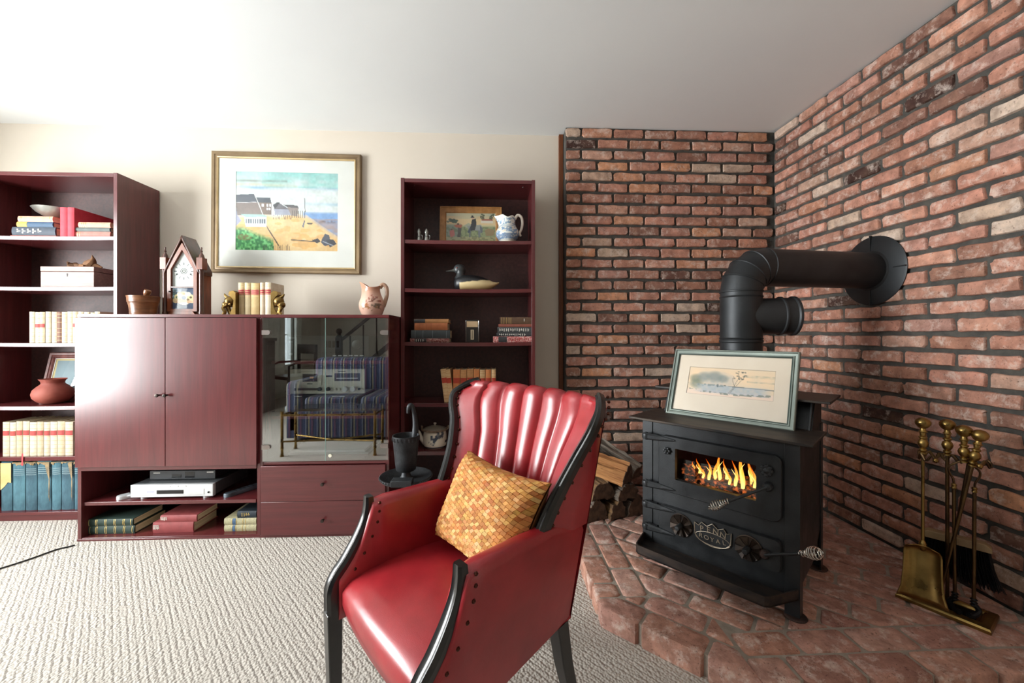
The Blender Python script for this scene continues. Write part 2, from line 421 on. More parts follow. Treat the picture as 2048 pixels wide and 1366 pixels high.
# ------------------------------------------------------------------ brick walls: every brick a piece of its own
BRK = brick_mat('old_wall_brick', [(0, rgba('1c1716')), (.022, rgba('241c1a')), (.026, rgba('6f5248')), (.10, rgba('8a6557')), (.16, rgba('b58371')), (.24, rgba('a0735f')), (.31, rgba('8a6758')), (.38, rgba('c08d7a')), (.46, rgba('a87a6c')), (.53, rgba('c58f6c')), (.60, rgba('a47f74')), (.67, rgba('bf8977')), (.74, rgba('916b5b')), (.81, rgba('c99680')), (.88, rgba('a9796a')), (.93, rgba('b7a28f')), (.965, rgba('c7b6a6')), (1, rgba('b98c78'))])
random.seed(4)
BL, BH, COURSE, PITCH = .194, .0535, (CEILZ - .1) / 33, .209
def brick_mesh(seed, L=BL, H=BH, T=.032, name='brick'):
    rn = random.Random(seed); out = []
    hx, hz = L / 2, H / 2
    pts = []
    for cx, cz, st in ((hx, hz, 0), (-hx, hz, 90), (-hx, -hz, 180), (hx, -hz, 270)):
        r = rn.uniform(.005, .015)
        sx, sz = (1 if cx > 0 else -1), (1 if cz > 0 else -1)
        for a in (10, 45, 80):
            an = math.radians(st + a); pts.append((cx - sx * r + r * math.cos(an), cz - sz * r + r * math.sin(an)))
        if st in (0, 180):
            for q in (.55, 0, -.5):
                pts.append((cx * q * (1 if st == 0 else 1), cz))
    pts = [(x + rn.uniform(-.0034, .0034), z + rn.uniform(-.0028, .0028)) for x, z in pts]
    dy = [rn.uniform(-.002, .002) for _ in pts]
    t0 = rn.uniform(-.003, .003)
    L3 = [[(x, T, z) for x, z in pts], [(x, .006 + d, z) for (x, z), d in zip(pts, dy)],
          [(x * .975, .001 + d * .5, z * .88) for (x, z), d in zip(pts, dy)], [(x * .6, t0 * .4, z * .4) for x, z in pts]]
    return MB().loops(L3, True, True).mesh(name, [BRK], True, 50)
BV = [brick_mesh(i) for i in range(14)]; BHALF = [brick_mesh(50 + i, .092) for i in range(6)]
def brick_course(parent, fn, length, z, start_half, rn, count):
    x = 0; first = True
    while x < length - .03:
        L = .1045 - .015 if (first and start_half) else BL
        full = not (first and start_half)
        if x + L > length: L = length - x - .004; full = L > .14
        me = rn.choice(BV if full else BHALF); o = link('brick', me, parent)
        sx = L / (BL if full else .092) * rn.uniform(.985, 1.012)
        count.append((o, x + L / 2, z)); fn(o, x + L / 2, z + rn.uniform(-.0015, .0015), rn)
        o.scale = (sx, 1, rn.uniform(.95, 1.04)); x += L + .015; first = False
wb = B('wall_brick_back', .468, RX + .1, BRY + .011, BACKY - .001, 0, CEILZ - .001, MORTAR, bevel=0); struct(wb)
rn = random.Random(11)
def place_back(o, x, z, rn):
    o.location = (.470 + x - wb.location.x, BRY - rn.uniform(0, .005) - wb.location.y, z - wb.location.z); o.rotation_euler = (rn.uniform(-.015, .015), rn.uniform(-.008, .008), rn.uniform(-.01, .01))
cnt = []
for i in range(33): brick_course(wb, place_back, RX - .470 - .006, .1 + COURSE * (i + .5), i % 2 == 0, rn, cnt)
wq = B('wall_brick_right', RX + .011, RX + .12, .2, BRY + .011, 0, CEILZ - .001, MORTAR, bevel=0); struct(wq)
def place_right(o, x, z, rn):
    o.location = (RX - rn.uniform(0, .006) - wq.location.x, BRY - .01 - x - wq.location.y, z - wq.location.z); o.rotation_euler = (rn.uniform(-.015, .015), rn.uniform(-.012, .012), -PI / 2 + rn.uniform(-.01, .01))
cnt = []; far = []
for i in range(33): brick_course(wq, place_right, BRY - .01 - .2, .1 + COURSE * (i + .5), i % 2 == 1, rn, cnt)
# past the 290 nearest the view centre the bricks become one joined piece
cnt.sort(key=lambda t: t[1])
mb = MB()
for o, x, z in cnt[285:]:
    M = Matrix.LocRotScale(o.location, o.rotation_euler, o.scale)
    mb.add([tuple(M @ v.co) for v in o.data.vertices], [tuple(p.vertices) for p in o.data.polygons])
    bpy.data.objects.remove(o)
o = mb.obj('bricks', BRK, wq, ang=50); o['kind'] = 'stuff'

# ------------------------------------------------------------------ hearth
HB = brick_mat('hearth_brick', [(0, rgba('8f6a5e')), (.2, rgba('a37c70')), (.4, rgba('ad8679')), (.6, rgba('a47a68')), (.8, rgba('b39083')), (1, rgba('986f65'))])
HMORT = mat('hearth_mortar', '8b8378', 'a09689', .95, scale=30, bump=.5, bscale=160)
A0 = Vector((.388, 1.436)); B0 = Vector((.764, 1.10)); HX = RX + .005; HY = BRY + .005; HT = .1
hearth = MB().prism([(.388 + .012, HY), (.388 + .012, 1.443), (.772, 1.112), (HX, 1.112), (HX, HY)], 0, HT - .006, 'z').obj('hearth', HMORT)
tag(hearth, 'raised brick hearth platform with a cut corner under the wood stove', 'hearth')
def clip(poly, n, d):
    """keep the side where n.p >= d"""
    out = []
    for i in range(len(poly)):
        a, b = poly[i], poly[(i + 1) % len(poly)]; da = n[0] * a[0] + n[1] * a[1] - d; db = n[0] * b[0] + n[1] * b[1] - d
        if da >= 0: out.append(a)
        if (da < 0) != (db < 0): t = da / (da - db); out.append((a[0] + (b[0] - a[0]) * t, a[1] + (b[1] - a[1]) * t))
    return out
rn = random.Random(5)
def pave(poly, edge=False):
    if len(poly) < 3: return
    ar = abs(sum(poly[i][0] * poly[(i + 1) % len(poly)][1] - poly[(i + 1) % len(poly)][0] * poly[i][1] for i in range(len(poly)))) / 2
    if ar < .0012: return
    cx = sum(p[0] for p in poly) / len(poly); cy = sum(p[1] for p in poly) / len(poly)
    # more points on each edge so the outline can wear
    pts = []
    for i in range(len(poly)):
        a, b = poly[i], poly[(i + 1) % len(poly)]; n = max(1, int(math.hypot(b[0] - a[0], b[1] - a[1]) / .05))
        for k in range(n):
            t = (k + (.12 if k == 0 else 0)) / n; pts.append((a[0] + (b[0] - a[0]) * t - cx + rn.uniform(-.0015, .0015), a[1] + (b[1] - a[1]) * t - cy + rn.uniform(-.0015, .0015)))
        pts.append((a[0] + (b[0] - a[0]) * (1 - .12 / n) - cx, a[1] + (b[1] - a[1]) * (1 - .12 / n) - cy))
    top = HT + rn.uniform(-.0012, .0012); z0 = FZ + .0005 if edge else HT - .03
    m = sum(math.hypot(*p) for p in pts) / len(pts); k1 = 1 - .005 / m
    Ls = [[(x, y, z0 - HT) for x, y in pts], [(x, y, top - .005 - HT) for x, y in pts], [(x * k1, y * k1, top - .0008 - HT) for x, y in pts], [(x * .6, y * .6, top - HT) for x, y in pts]]
    MB().loops(Ls).obj('brick', HB, hearth, ang=50, loc=(cx, cy, HT))
J = .011; BWd = .092; BLn = .198
for c in range(2):                                                     # two columns along the left edge
    x0 = .388 + c * (BWd + J); y = HY - .01 - (0 if c == 0 else .1)
    if c == 1: pave([(x0, HY - .1), (x0 + BWd, HY - .1), (x0 + BWd, HY - .012), (x0, HY - .012)])
    while y > 1.51:
        y1 = max(y - BLn, 1.497)
        if y1 < 1.53: y1 = 1.497
        pave([(x0, y1), (x0 + BWd, y1), (x0 + BWd, y - J), (x0, y - J)], c == 0); y = y1
for r in range(2):                                                     # two rows along the front edge
    y0 = 1.10 + r * (BWd + J); x = .80 - (.02 if r else .03)
    first = True
    while x < HX - .02:
        x1 = min(x + (BLn if not first else (.12 if r == 0 else .19)), HX)
        q = [(x, y0), (x1 - J, y0), (x1 - J, y0 + BWd), (x, y0 + BWd)]
        if r == 0 and first: q[0] = (x - .012, y0)
        pave(q, r == 0); x = x1; first = False
e = (B0 - A0).normalized(); nrm = Vector((-e.y, e.x))                   # rows parallel to the cut corner
def parea(P): return abs(sum(P[i][0] * P[(i + 1) % len(P)][1] - P[(i + 1) % len(P)][0] * P[i][1] for i in range(len(P)))) / 2 if len(P) > 2 else 0
for r in range(18):
    off = r * (BWd + J); t = {0: .0, 1: -.06}.get(r, -1.6 + (.105 if r % 2 else 0) - r * .02); first = True
    while t < 2.4:
        ln = (.135 if r == 0 else .165) if (r < 2 and first) else BLn
        if r == 0 and t > .30: ln = .30
        q = []
        for tt, oo in ((t, off), (t + ln, off), (t + ln, off + BWd), (t, off + BWd)):
            P = A0 + e * tt + nrm * oo; q.append((P.x, P.y))
        if r == 0 and first: q[3] = (q[3][0] - e.x * .08, q[3][1] - e.y * .08)
        t += ln + J; first = False
        q = clip(q, (-1, 0), -(HX - .008)); q = clip(q, (0, -1), -(HY - .008)); q = clip(q, (1, 0), .389)
        qa = clip(clip(q, (1, 0), .388 + 2 * (BWd + J)), (0, 1), 1.10 + 2 * (BWd + J)); qb = clip(clip(q, (-1, 0), -.765), (0, -1), -1.486)
        pave(qa if parea(qa) >= parea(qb) else qb, r == 0)

# ------------------------------------------------------------------ picture frames
def make_frame(name, label, W, H, fw, dep, fmat, art, aw, ah, matc, loc, rot, prof=None, glass=True, az=0, cat='picture', lip=None):
    root = thing(name, label, cat, loc); root.rotation_euler = rot
    prof = prof or [(0, dep), (0, .004), (.15, .0), (.45, .002), (.55, .006), (.8, .005), (1, .010), (1, dep)]
    L = []
    for q, y in prof:
        i = q * fw; L.append([(-W / 2 + i, y, i), (W / 2 - i, y, i), (W / 2 - i, y, H - i), (-W / 2 + i, y, H - i)])
    mb = MB(); mb.loops(L + [L[0]], False, False); mb.obj('frame', fmat, root, ang=25)
    if lip:
        L = []
        for q, y in ((.80, .0045), (.84, .0015), (.97, .0035), (1.04, .0095)):
            i = q * fw; L.append([(-W / 2 + i, y, i), (W / 2 - i, y, i), (W / 2 - i, y, H - i), (-W / 2 + i, y, H - i)])
        MB().loops(L, False, False).obj('inner_lip', lip, root, ang=20)
    B('backing', -W / 2 + fw * .5, W / 2 - fw * .5, dep - .004, dep - .001, fw * .5, H - fw * .5, mat('backing_card', '6b5a45', '76644d', .9), root, 0)
    m = MB(); x0, x1, z0, z1 = -W / 2 + fw * .9, W / 2 - fw * .9, fw * .9, H - fw * .9
    zc = H / 2 + az
    if aw < (x1 - x0) - .01:
        m.plate_hole(x0, x1, z0, z1, -aw / 2 + .002, aw / 2 - .002, zc - ah / 2 + .002, zc + ah / 2 - .002, .011, .013, 0, .001, 2)
        m.obj('mat_board', matc, root)
    art.plane('print', aw, ah, PAPER, root, (0, .0135 if aw < (x1 - x0) - .01 else min(.0125, dep - .0055), zc))
    if glass: B('pane', x0, x1, .0085, .0095, z0, z1, PICGLASS, root, 0)
    return root
PICGLASS = glass_mat('picture_glass', (.99, .99, .99), .0)
GOLDWOOD = mat('worn_gilt_wood', '6f5b43', '8a7454', .42, .3, 4, (1, 1, 1))
rs = random.Random(3)

# beach watercolour over the console
a = Art(190, 140, 'c9d2d0', 2)
n1, n2, n3 = a.vnoise(5, 14), a.vnoise(12, 26), a.vnoise(60, 44)
a.put(np.clip(1 - a.Y / .22, 0, 1) * (.35 + .6 * n1), '4fa9a8'); a.put((np.abs(a.Y - .10) < .10) * n2 * (a.X > .25), '79bfb8', .8)
a.put(np.exp(-((a.Y - .205) / .022) ** 2) * np.clip(n1 * 1.5, 0, 1), '4f93b8', .8); a.put(np.exp(-((a.Y - .12) / .016) ** 2) * (a.X < .5) * n2, '6e6a5a', .8)
a.put(np.exp(-((a.Y - .17) / .02) ** 2) * (a.X < .6) * n2, 'c9b98a', .7); a.put(np.exp(-((a.Y - .40) / .02) ** 2) * (a.X > .6) * n1, '8dbad0', .9)
a.put((a.Y > .5) * (a.X > .66) * np.clip((a.Y - .47) * 18, 0, 1), '5f8fc4', .9); a.put(((a.Y > .585) & (a.X > .62)) * np.clip(n2 * 1.5, .3, 1), '9b8478', .85)
a.put((a.Y > .60) * np.exp(-((a.Y - .62) / .02) ** 2) * (a.X > .7) * n3, '5c4a44', .9)
edge = np.where(a.X < .68, .53 + .02 * np.sin(a.X * 20), .53 + (a.X - .68) * .88)
a.put(np.clip((a.Y - edge) * 22, 0, 1), 'd0a968', .97); a.put((a.Y > edge) * n1 * .9, 'dcc596', .8); a.put((a.Y > edge + .06) * (n2 > .62), 'cf9b50', .6)
a.poly([(0, .30), (.18, .285), (.205, .39), (0, .40)], '3f4650'); a.poly([(0, .40), (.22, .39), (.265, .545), (.02, .56)], '6f625c'); a.poly([(0, .40), (.02, .56), (.06, .62), (0, .7)], '8f93ac')
a.poly([(.19, .33), (.335, .33), (.345, .39), (.205, .39)], '39424b'); a.poly([(.225, .39), (.345, .39), (.35, .54), (.265, .545)], '6d5c50')
a.poly([(.375, .47), (.42, .39), (.52, .47)], '5c5a60'); a.poly([(.375, .47), (.52, .47), (.54, .54), (.38, .545)], '8f93a2'); a.poly([(.36, .42), (.40, .385), (.43, .39), (.38, .47)], '2d2f33')
a.poly([(.46, .41), (.60, .42), (.61, .45), (.50, .445)], '4b4a4c'); a.poly([(.50, .445), (.61, .45), (.60, .56), (.54, .55)], '857a74')
a.poly([(.08, .56), (.30, .55), (.30, .70), (.10, .70)], 'd3d9d9'); a.poly([(.05, .545), (.27, .54), (.31, .57), (.10, .58)], '8fb7ae')
for k in range(9): a.rect(.10 + k * .022, .60, .113 + k * .022, .66, '4e5a66'); 
for x, y in ((.255, .41), (.30, .41), (.30, .455), (.32, .455), (.325, .41)): a.rect(x, y, x + .018, y + .03, 'dfe6ea')
for k in range(10): a.line([(.37 + k * .019, .545), (.372 + k * .019 + .006 * (k % 3 - 1), .60)], .0028, '33302c')
for k in range(7): a.line([(.55 + k * .02, .49), (.55 + k * .02, .575)], .004, '4b463f')
a.line([(.668, .325), (.675, .50)], .0035, '2f3136'); a.line([(.18, .285), (.22, .40)], .003, 'e7e7e2'); a.line([(.265, .545), (.215, .39)], .003, 'e7e7e2'); a.line([(0, .40), (.2, .39)], .003, 'dadada')
a.poly([(.645, .685), (.66, .625), (.672, .63), (.66, .70)], '585f70'); a.ell(.668, .62, .007, .012, '3d4456')
g = np.clip((a.Y - (.68 + .55 * np.clip(a.X - .08, 0, 1))) * 14, 0, 1) * (a.X < .37)
a.put(g, '3f9a55', .95); a.put(g * (n3 > .55), '1f6b3d', .8); a.put(g * (n3 < .3), '79c27f', .7); a.put((np.hypot((a.X - .09) / .07, (a.Y - .83) / .04) < 1) * n3, '8d6b46', .8)
for k in range(26):
    t = k / 25; x = .30 + .12 * t; y = .68 + .24 * t; a.line([(x, y), (x + .012, y + .045)], .0024, '4c3d33')
for k in range(16): a.line([(.27 + k * .017, .94 - .01 * (k % 3)), (.27 + k * .017, 1.0)], .0026, '3c2d2a')
a.line([(.54, .855), (.66, .865), (.80, .875)], .006, '3a3733'); a.poly([(.74, .855), (.80, .83), (.83, .87), (.79, .895)], '2d2d33'); a.poly([(.84, .84), (.87, .77), (.91, .79), (.93, .90), (.87, .93), (.83, .88)], '3e4452')
a.poly([(.88, .85), (.95, .84), (.985, .90), (.92, .945)], '2b3038'); a.line([(.85, .87), (.95, .92)], .005, '9aa3ad'); a.ell(.72, .645, .03, .012, '4b4238')
a.a *= (.91 + .18 * a.vnoise(60, 44))[..., None] * (.9 + .2 * a.vnoise(16, 12))[..., None]
make_frame('wall_painting', 'framed watercolour of beach houses and sand hanging above the console', .952, .788, .042, .03, GOLDWOOD, a, .655, .515, mat('mat_board_white', 'd3d5cf', 'd9dbd5', .8), (-1.355, BACKY - .031, 1.489), (0, .006, 0), az=.012, lip=mat('gilt_lip', 'b59b6a', 'c9b083', .4, .4))

# ------------------------------------------------------------------ wood stove
IRON = mat('black_stove_iron', '27292b', '383a3c', .42, .55, 9, bump=.12, bscale=220, lo=.3, hi=.7, rvar=.1)
IRON2 = mat('worn_stove_plate', '232222', '453a31', .5, .5, 7, (1, 4, 4), bump=.12, bscale=160)
RUST = mat('rusty_iron', '2b2524', '5d4034', .65, .4, 11)
STEEL = mat('bright_steel_wire', 'b9b6b0', 'd8d6d0', .22, 1)
PIPE = mat('black_pipe_steel', '2a2c2e', '3a3c3e', .5, .6, 5, bump=.06, bscale=40)
CHAR = mat('charred_firebox', '0b0908', '1a120d', .9, 0, 20, bump=.5, bscale=60)
FL = np.array([.666, 1.766, .1]); SA = math.atan2(-.746, .666)
SXH = np.array([math.cos(SA), math.sin(SA), 0]); SYH = np.array([-math.sin(SA), math.cos(SA), 0])
def sloc(P): d = np.asarray(P) - FL; return Vector((float(d @ SXH), float(d @ SYH), float(d[2])))
def sfp(u, v, y):
    r = ray(u, v); C = np.array([0, 0, CAMH]); t = ((FL + SYH * y - C) @ SYH) / (r @ SYH); return sloc(C + r * t)
def stove_world(x, y, z): return tuple(FL + SXH * x + SYH * y + np.array([0, 0, z]))
ST = thing('wood_stove', 'black cast iron wood stove with a fire behind its window on the hearth', 'stove', tuple(FL), SA)
SW, SD, SH = .582, .456, .612
body = MB()
body.plate_hole(.012, SW - .012, .066, SH, .150, .457, .376, .518, .004, .012)
body.box(.004, .012, .01, SD - .10, .10, SH); body.box(SW - .012, SW - .004, .01, SD - .10, .10, SH)
body.box(.012, SW - .012, .01, SD - .01, .10, .11); body.box(.012, SW - .012, SD - .02, SD - .012, .10, .725)
for x0, x1 in ((.004, .012), (SW - .012, SW - .004)):
    body.prism([(SD - .10, .14), (SD - .01, .20), (SD - .01, .725), (.255, .725), (.20, SH), (SD - .10, SH)], x0, x1, 'x')
body.obj('body', IRON, ST, .0015)
fb = MB(); fb.box(.07, .075, .02, .36, .3, .58); fb.box(.52, .525, .02, .36, .3, .58); fb.box(.07, .525, .35, .36, .3, .58); fb.box(.07, .525, .02, .36, .30, .31); fb.box(.07, .525, .02, .36, .57, .58)
fb.obj('firebox', CHAR, ST)
for x, y in ((0, 0), (SW, 0), (0, SD), (SW, SD)):
    sx = 1 if x == 0 else -1; sy = 1 if y == 0 else -1; top = SH - .004 if y == 0 else .62
    m = MB(); m.prism([(x, y), (x + sx * .046, y), (x + sx * .046, y + sy * .005), (x + sx * .005, y + sy * .005), (x + sx * .005, y + sy * .046), (x, y + sy * .046)], .004, top, 'z')
    lg = m.obj('leg', IRON, ST, .001)
    MB().lathe([(.034, .0), (.036, .003), (.034, .006), (.028, .008)], 20, (x + sx * .016, y + sy * .016, 0)).obj('foot_pad', RUST, lg)
m = MB(); m.box(-.05, SW + .042, -.035, .235, SH, SH + .010); m.obj('cook_plate', IRON2, ST, .002)
m = MB(); m.prism([(.215, SH + .010), (.222, SH + .010), (.285, .726), (.278, .726)], .0, SW, 'x'); m.obj('riser', IRON, ST, .001)
m = MB(); m.box(-.05, SW + .055, .222, SD + .035, .726, .736); m.obj('top_plate', IRON2, ST, .002)
# upper door with window
up = MB().plate_hole(.082, .532, .322, .560, .154, .453, .382, .512, -.018, .003, .028, .005, 7).obj('upper_door', IRON, ST, .0)
B('window_pane', .152, .455, -.004, -.001, .38, .514, glass_mat('stove_glass', (.97, .96, .94), .0), up, 0)
lo = MB(); lo.loops([[(x * k + .307 * (1 - k), y, z * k + .203 * (1 - k)) for x, z in (arc((.512, .242), .018, 0, 90, 5) + arc((.100, .242), .018, 90, 180, 5) + arc((.100, .164), .018, 180, 270, 5) + arc((.512, .164), .018, 270, 360, 5))] for y, k in ((.003, 1), (-.012, 1), (-.018, .985))])
lo = lo.obj('lower_door', IRON, ST)
for par, z in ((up, .545), (up, .338), (lo, .248), (lo, .150)):         # strap hinges
    m = MB(); L = []
    for t in np.linspace(0, 1, 9):
        h = .013 * (1 - t) ** .6 + .002; th = .016 * (1 - t) + .003
        x = .03 + .125 * t; L.append([(x, -.020 - th * q, z + h * r) for q, r in ((0, -1), (.6, -1), (1, -.5), (1, .5), (.6, 1), (0, 1))])
    m.loops(L); m.lathe([(.0165, -.011), (.018, -.006), (.018, .006), (.0165, .011)], 16, (.030, -.024, z)); m.lathe([(.006, -.017), (.006, .017)], 8, (.030, -.024, z))
    m.box(.018, .07, -.014, .004, z - .008, z + .008)
    m.obj('strap_hinge', IRON, par)
def flower_knob(par, x, z, r, n=6):
    m = MB(); m.lathe([(r * .45, 0), (r * .5, .010), (r * .3, .016), (.002, .018)], 12, (x, -.018, z), 'y')
    for k in range(n): a_ = 2 * PI * k / n; m.sphere((x + r * .62 * math.cos(a_), -.026, z + r * .62 * math.sin(a_)), r * .36, 8, (1, .7, 1))
    m.obj('flower_knob', IRON, par)
flower_knob(up, .122, .498, .017); flower_knob(up, .487, .503, .023, 8)
for x in (.181, .428):                                                # pinwheel draft dials
    m = MB(); m.lathe([(.046, 0), (.047, .004), (.044, .007), (.040, .005), (.0, .005)], 32, (x, -.018, .202), 'y'); d = m.obj('draft_dial', mat('dial_iron', '2b2725', '4d4037', .42, .7, 14), lo)
    m = MB()
    for k in range(8):
        a0 = 2 * PI * k / 8; a1 = a0 + .42
        P = lambda a_, r, y: (x + r * math.cos(a_), y, .202 + r * math.sin(a_))
        m.add([P(a0, .012, -.026), P(a0, .043, -.026), P(a1, .043, -.037), P(a1, .012, -.032), P(a0, .012, -.023), P(a0, .043, -.023), P(a1, .043, -.024), P(a1, .012, -.024)], [(0, 1, 2, 3), (4, 7, 6, 5), (0, 4, 5, 1), (1, 5, 6, 2), (2, 6, 7, 3), (3, 7, 4, 0)])
    m.obj('vanes', MATS['dial_iron'], d)
    MB().lathe([(.011, 0), (.011, .035), (.008, .040), (.001, .041)], 14, (x, -.024, .202), 'y').obj('dial_stem', IRON, d)
# badge
bx, bz = .304, .204
top = [(-.068, .032), (-.052, .024), (-.040, .040), (-.020, .030), (0, .046), (.020, .030), (.040, .040), (.052, .024), (.068, .032)]
low = [(.066, -.012), (.050, -.030), (.025, -.040), (0, -.043), (-.025, -.040), (-.050, -.030), (-.066, -.012)]
bd = MB().prism([(bx + x_, bz + z_) for x_, z_ in top + low], -.024, -.017).obj('badge', IRON, lo)
rim = mat('worn_badge_metal', '9c8f7d', 'b9ad9b', .4, .8)
MB().tube([(bx + x_, -.0245, bz + z_) for x_, z_ in top + low + top[:1]], .0017, 6).obj('badge_rim', rim, bd)
MB().tube([(bx + .064 * math.cos(t), -.0245, bz - .015 + .024 * math.sin(t)) for t in np.linspace(0, 2 * PI, 33)], .0013, 6).obj('badge_oval', rim, bd)
def text_mesh(body, size, ext, m, name, parent, loc, rot, sx=1.0):
    cu = bpy.data.curves.new('t', 'FONT'); cu.body = body; cu.size = size; cu.extrude = ext; cu.align_x = 'CENTER'; cu.align_y = 'CENTER'; cu.resolution_u = 3
    to = bpy.data.objects.new('t', cu); COL.objects.link(to); bpy.context.view_layer.update()
    me = bpy.data.meshes.new_from_object(to.evaluated_get(bpy.context.evaluated_depsgraph_get())); bpy.data.objects.remove(to); bpy.data.curves.remove(cu)
    me.name = name; me.materials.clear(); me.materials.append(m); o = link(name, me, parent); o.location = loc; o.rotation_euler = rot; o.scale = (sx, 1, 1); return o
for w_, z_, arcs in (('PENN', .019, .010), ('ROYAL', -.0155, 0)):
    n_ = len(w_)
    for i_, ch in enumerate(w_):
        q = (i_ - (n_ - 1) / 2); xx = q * (.026 if n_ == 4 else .0215); zz = z_ - (abs(q) ** 2) * (.0016 if n_ == 4 else -.0008)
        text_mesh(ch, .029 if n_ == 4 else .024, .002, rim, 'letter', bd, (bx + xx, -.0245, bz + zz), (PI / 2, -q * (-.07 if n_ == 4 else .05), 0), 1.05)
# coil spring handles
def coil_handle(par, p0, p1, nm, rmax=.017, L=.075):
    p0, p1 = Vector(p0), Vector(p1); d = (p1 - p0).normalized(); s_ = d.cross(Vector((0, 0, 1))).normalized(); t_ = s_.cross(d)
    MB().tube([p0, p1 - d * L * .2], .0055, 10).obj(nm, IRON, par)
    pts = []; N_ = 150
    for i in range(N_ + 1):
        t = i / N_; a_ = 2 * PI * 9 * t
        r = .0085 if t < .22 else .0085 + (rmax - .0085) * math.sin(min(1, (t - .22) / .45) * PI / 2) if t < .67 else rmax * math.cos((t - .67) / .33 * PI / 2 * .93)
        pts.append(p1 - d * L * .25 + d * L * t + s_ * r * math.cos(a_) + t_ * r * math.sin(a_))
    MB().tube(pts, .0021, 6).obj('coil_grip', STEEL, par)
MB().lathe([(.016, 0), (.017, .012), (.012, .02), (.003, .022)], 14, (.492, -.018, .447), 'y').obj('latch_boss', IRON, up)
coil_handle(up, (.492, -.034, .447), sfp(1447, 1006, -.11), 'latch_handle')
MB().lathe([(.016, 0), (.017, .012), (.012, .02), (.003, .022)], 14, (.482, -.018, .203), 'y').obj('latch_boss', RUST, lo)
coil_handle(lo, (.482, -.034, .203), sfp(1612, 1107, -.085), 'latch_handle', .019)
# ash tray in front
tp = [(.004, -.002), (.030, -.115), (.045, -.128), (.505, -.128), (.520, -.115), (.578, -.002)]
m = MB(); m.prism(tp, .072, .078, 'z')
for (a_, b_) in zip(tp[:-1], tp[1:]):
    dx, dy = b_[0] - a_[0], b_[1] - a_[1]; l = math.hypot(dx, dy); nx, ny = -dy / l * .005, dx / l * .005
    m.prism([a_, b_, (b_[0] + nx, b_[1] + ny), (a_[0] + nx, a_[1] + ny)], .072, .108, 'z')
m.obj('ash_tray', mat('ashy_iron', '1c1c1d', '3d322b', .55, .4, 12, (1, 3, 3)), ST)
# fire
FIREN = NT('flame'); nt = FIREN
tcz = nt.new('ShaderNodeTexCoord'); sep = nt.new('ShaderNodeSeparateXYZ'); nt.link(tcz.outputs['Generated'], sep.inputs[0])
colr = nt.ramp(sep.outputs[2], [(0, (1, .75, .22, 1)), (.35, (1, .48, .06, 1)), (.75, (1, .18, .01, 1)), (1, (.6, .05, .0, 1))])
em = nt.new('ShaderNodeEmission', i_Strength=1.5); nt.link(colr, em.inputs[0])
trn = nt.new('ShaderNodeBsdfTransparent'); mx = nt.new('ShaderNodeMixShader')
al = nt.ramp(sep.outputs[2], [(0, (.7,) * 3), (.6, (.55,) * 3), (1, (.2,) * 3)])
nt.link(al, mx.inputs[0]); nt.link(trn.outputs[0], mx.inputs[1]); nt.link(em.outputs[0], mx.inputs[2]); nt.link(mx.outputs[0], nt.out.inputs[0])
FIRE = thing('fire', 'orange flames burning behind the stove window', 'fire', stove_world(.30, .11, .31), SA)
rf = random.Random(8)
CORE = NT('flame_core'); ce = CORE.new('ShaderNodeEmission', i_Strength=2.4); ce.inputs[0].default_value = (1, .62, .16, 1); CORE.link(ce.outputs[0], CORE.out.inputs[0])
for x, h, r in ((-.125, .05, .010), (-.10, .07, .012), (-.075, .05, .011), (-.05, .085, .013), (-.028, .10, .014), (-.012, .135, .015), (.006, .09, .013), (.028, .06, .011), (.05, .105, .014), (.064, .135, .015), (.080, .160, .017), (.096, .12, .015), (.112, .09, .012), (.135, .05, .010)):
    pts = []; rad = []; ph = rf.uniform(0, 6); y = rf.uniform(-.03, .03)
    for t in np.linspace(0, 1, 12):
        pts.append((x + .014 * math.sin(ph + t * 4.5) * t, y, .070 + h * t)); rad.append(r * max(.03, (math.sin(min(1, t * 2.0 + .4) * PI / 2) * (1 - t) ** .9)))
    fl = MB().tube(pts, rad, 10, flat=.6).obj('flame', FIREN.m, FIRE)
    MB().tube([(p_[0], p_[1], .070 + (p_[2] - .070) * .62) for p_ in pts], [q * .5 for q in rad], 8, flat=.6).obj('flame_core', CORE.m, fl)
EMB = NT('ember'); nz = EMB.noise(EMB.coords(), 60, 3); EMB.link(EMB.ramp(nz, [(.45, (.02, .01, .008, 1)), (.6, (.25, .06, .02, 1))]), EMB.p.inputs['Base Color'])
EMB.link(EMB.ramp(nz, [(.5, (0, 0, 0, 1)), (.68, (1, .22, .04, 1))]), EMB.p.inputs['Emission Color']); EMB.p.inputs['Emission Strength'].default_value = .45
m = MB()
for i in range(70):
    m.sphere((rf.uniform(-.19, .19), rf.uniform(-.07, .12), .001 + rf.uniform(.0, .05)), rf.uniform(.014, .026), 6, (1, 1, .8))
m.obj('ember_bed', EMB.m, FIRE)
for x0, y0, z0, x1, y1, z1, r in ((-.18, .03, .075, .05, .06, .07, .024), (.02, .05, .07, .2, .02, .075, .026), (-.1, .0, .06, .16, -.01, .055, .02)):
    MB().tube([(x0, y0, z0), ((x0 + x1) / 2, (y0 + y1) / 2 + .01, (z0 + z1) / 2), (x1, y1, z1)], [r, r * 1.1, r * .9], 10).obj('burning_log', EMB.m, FIRE)

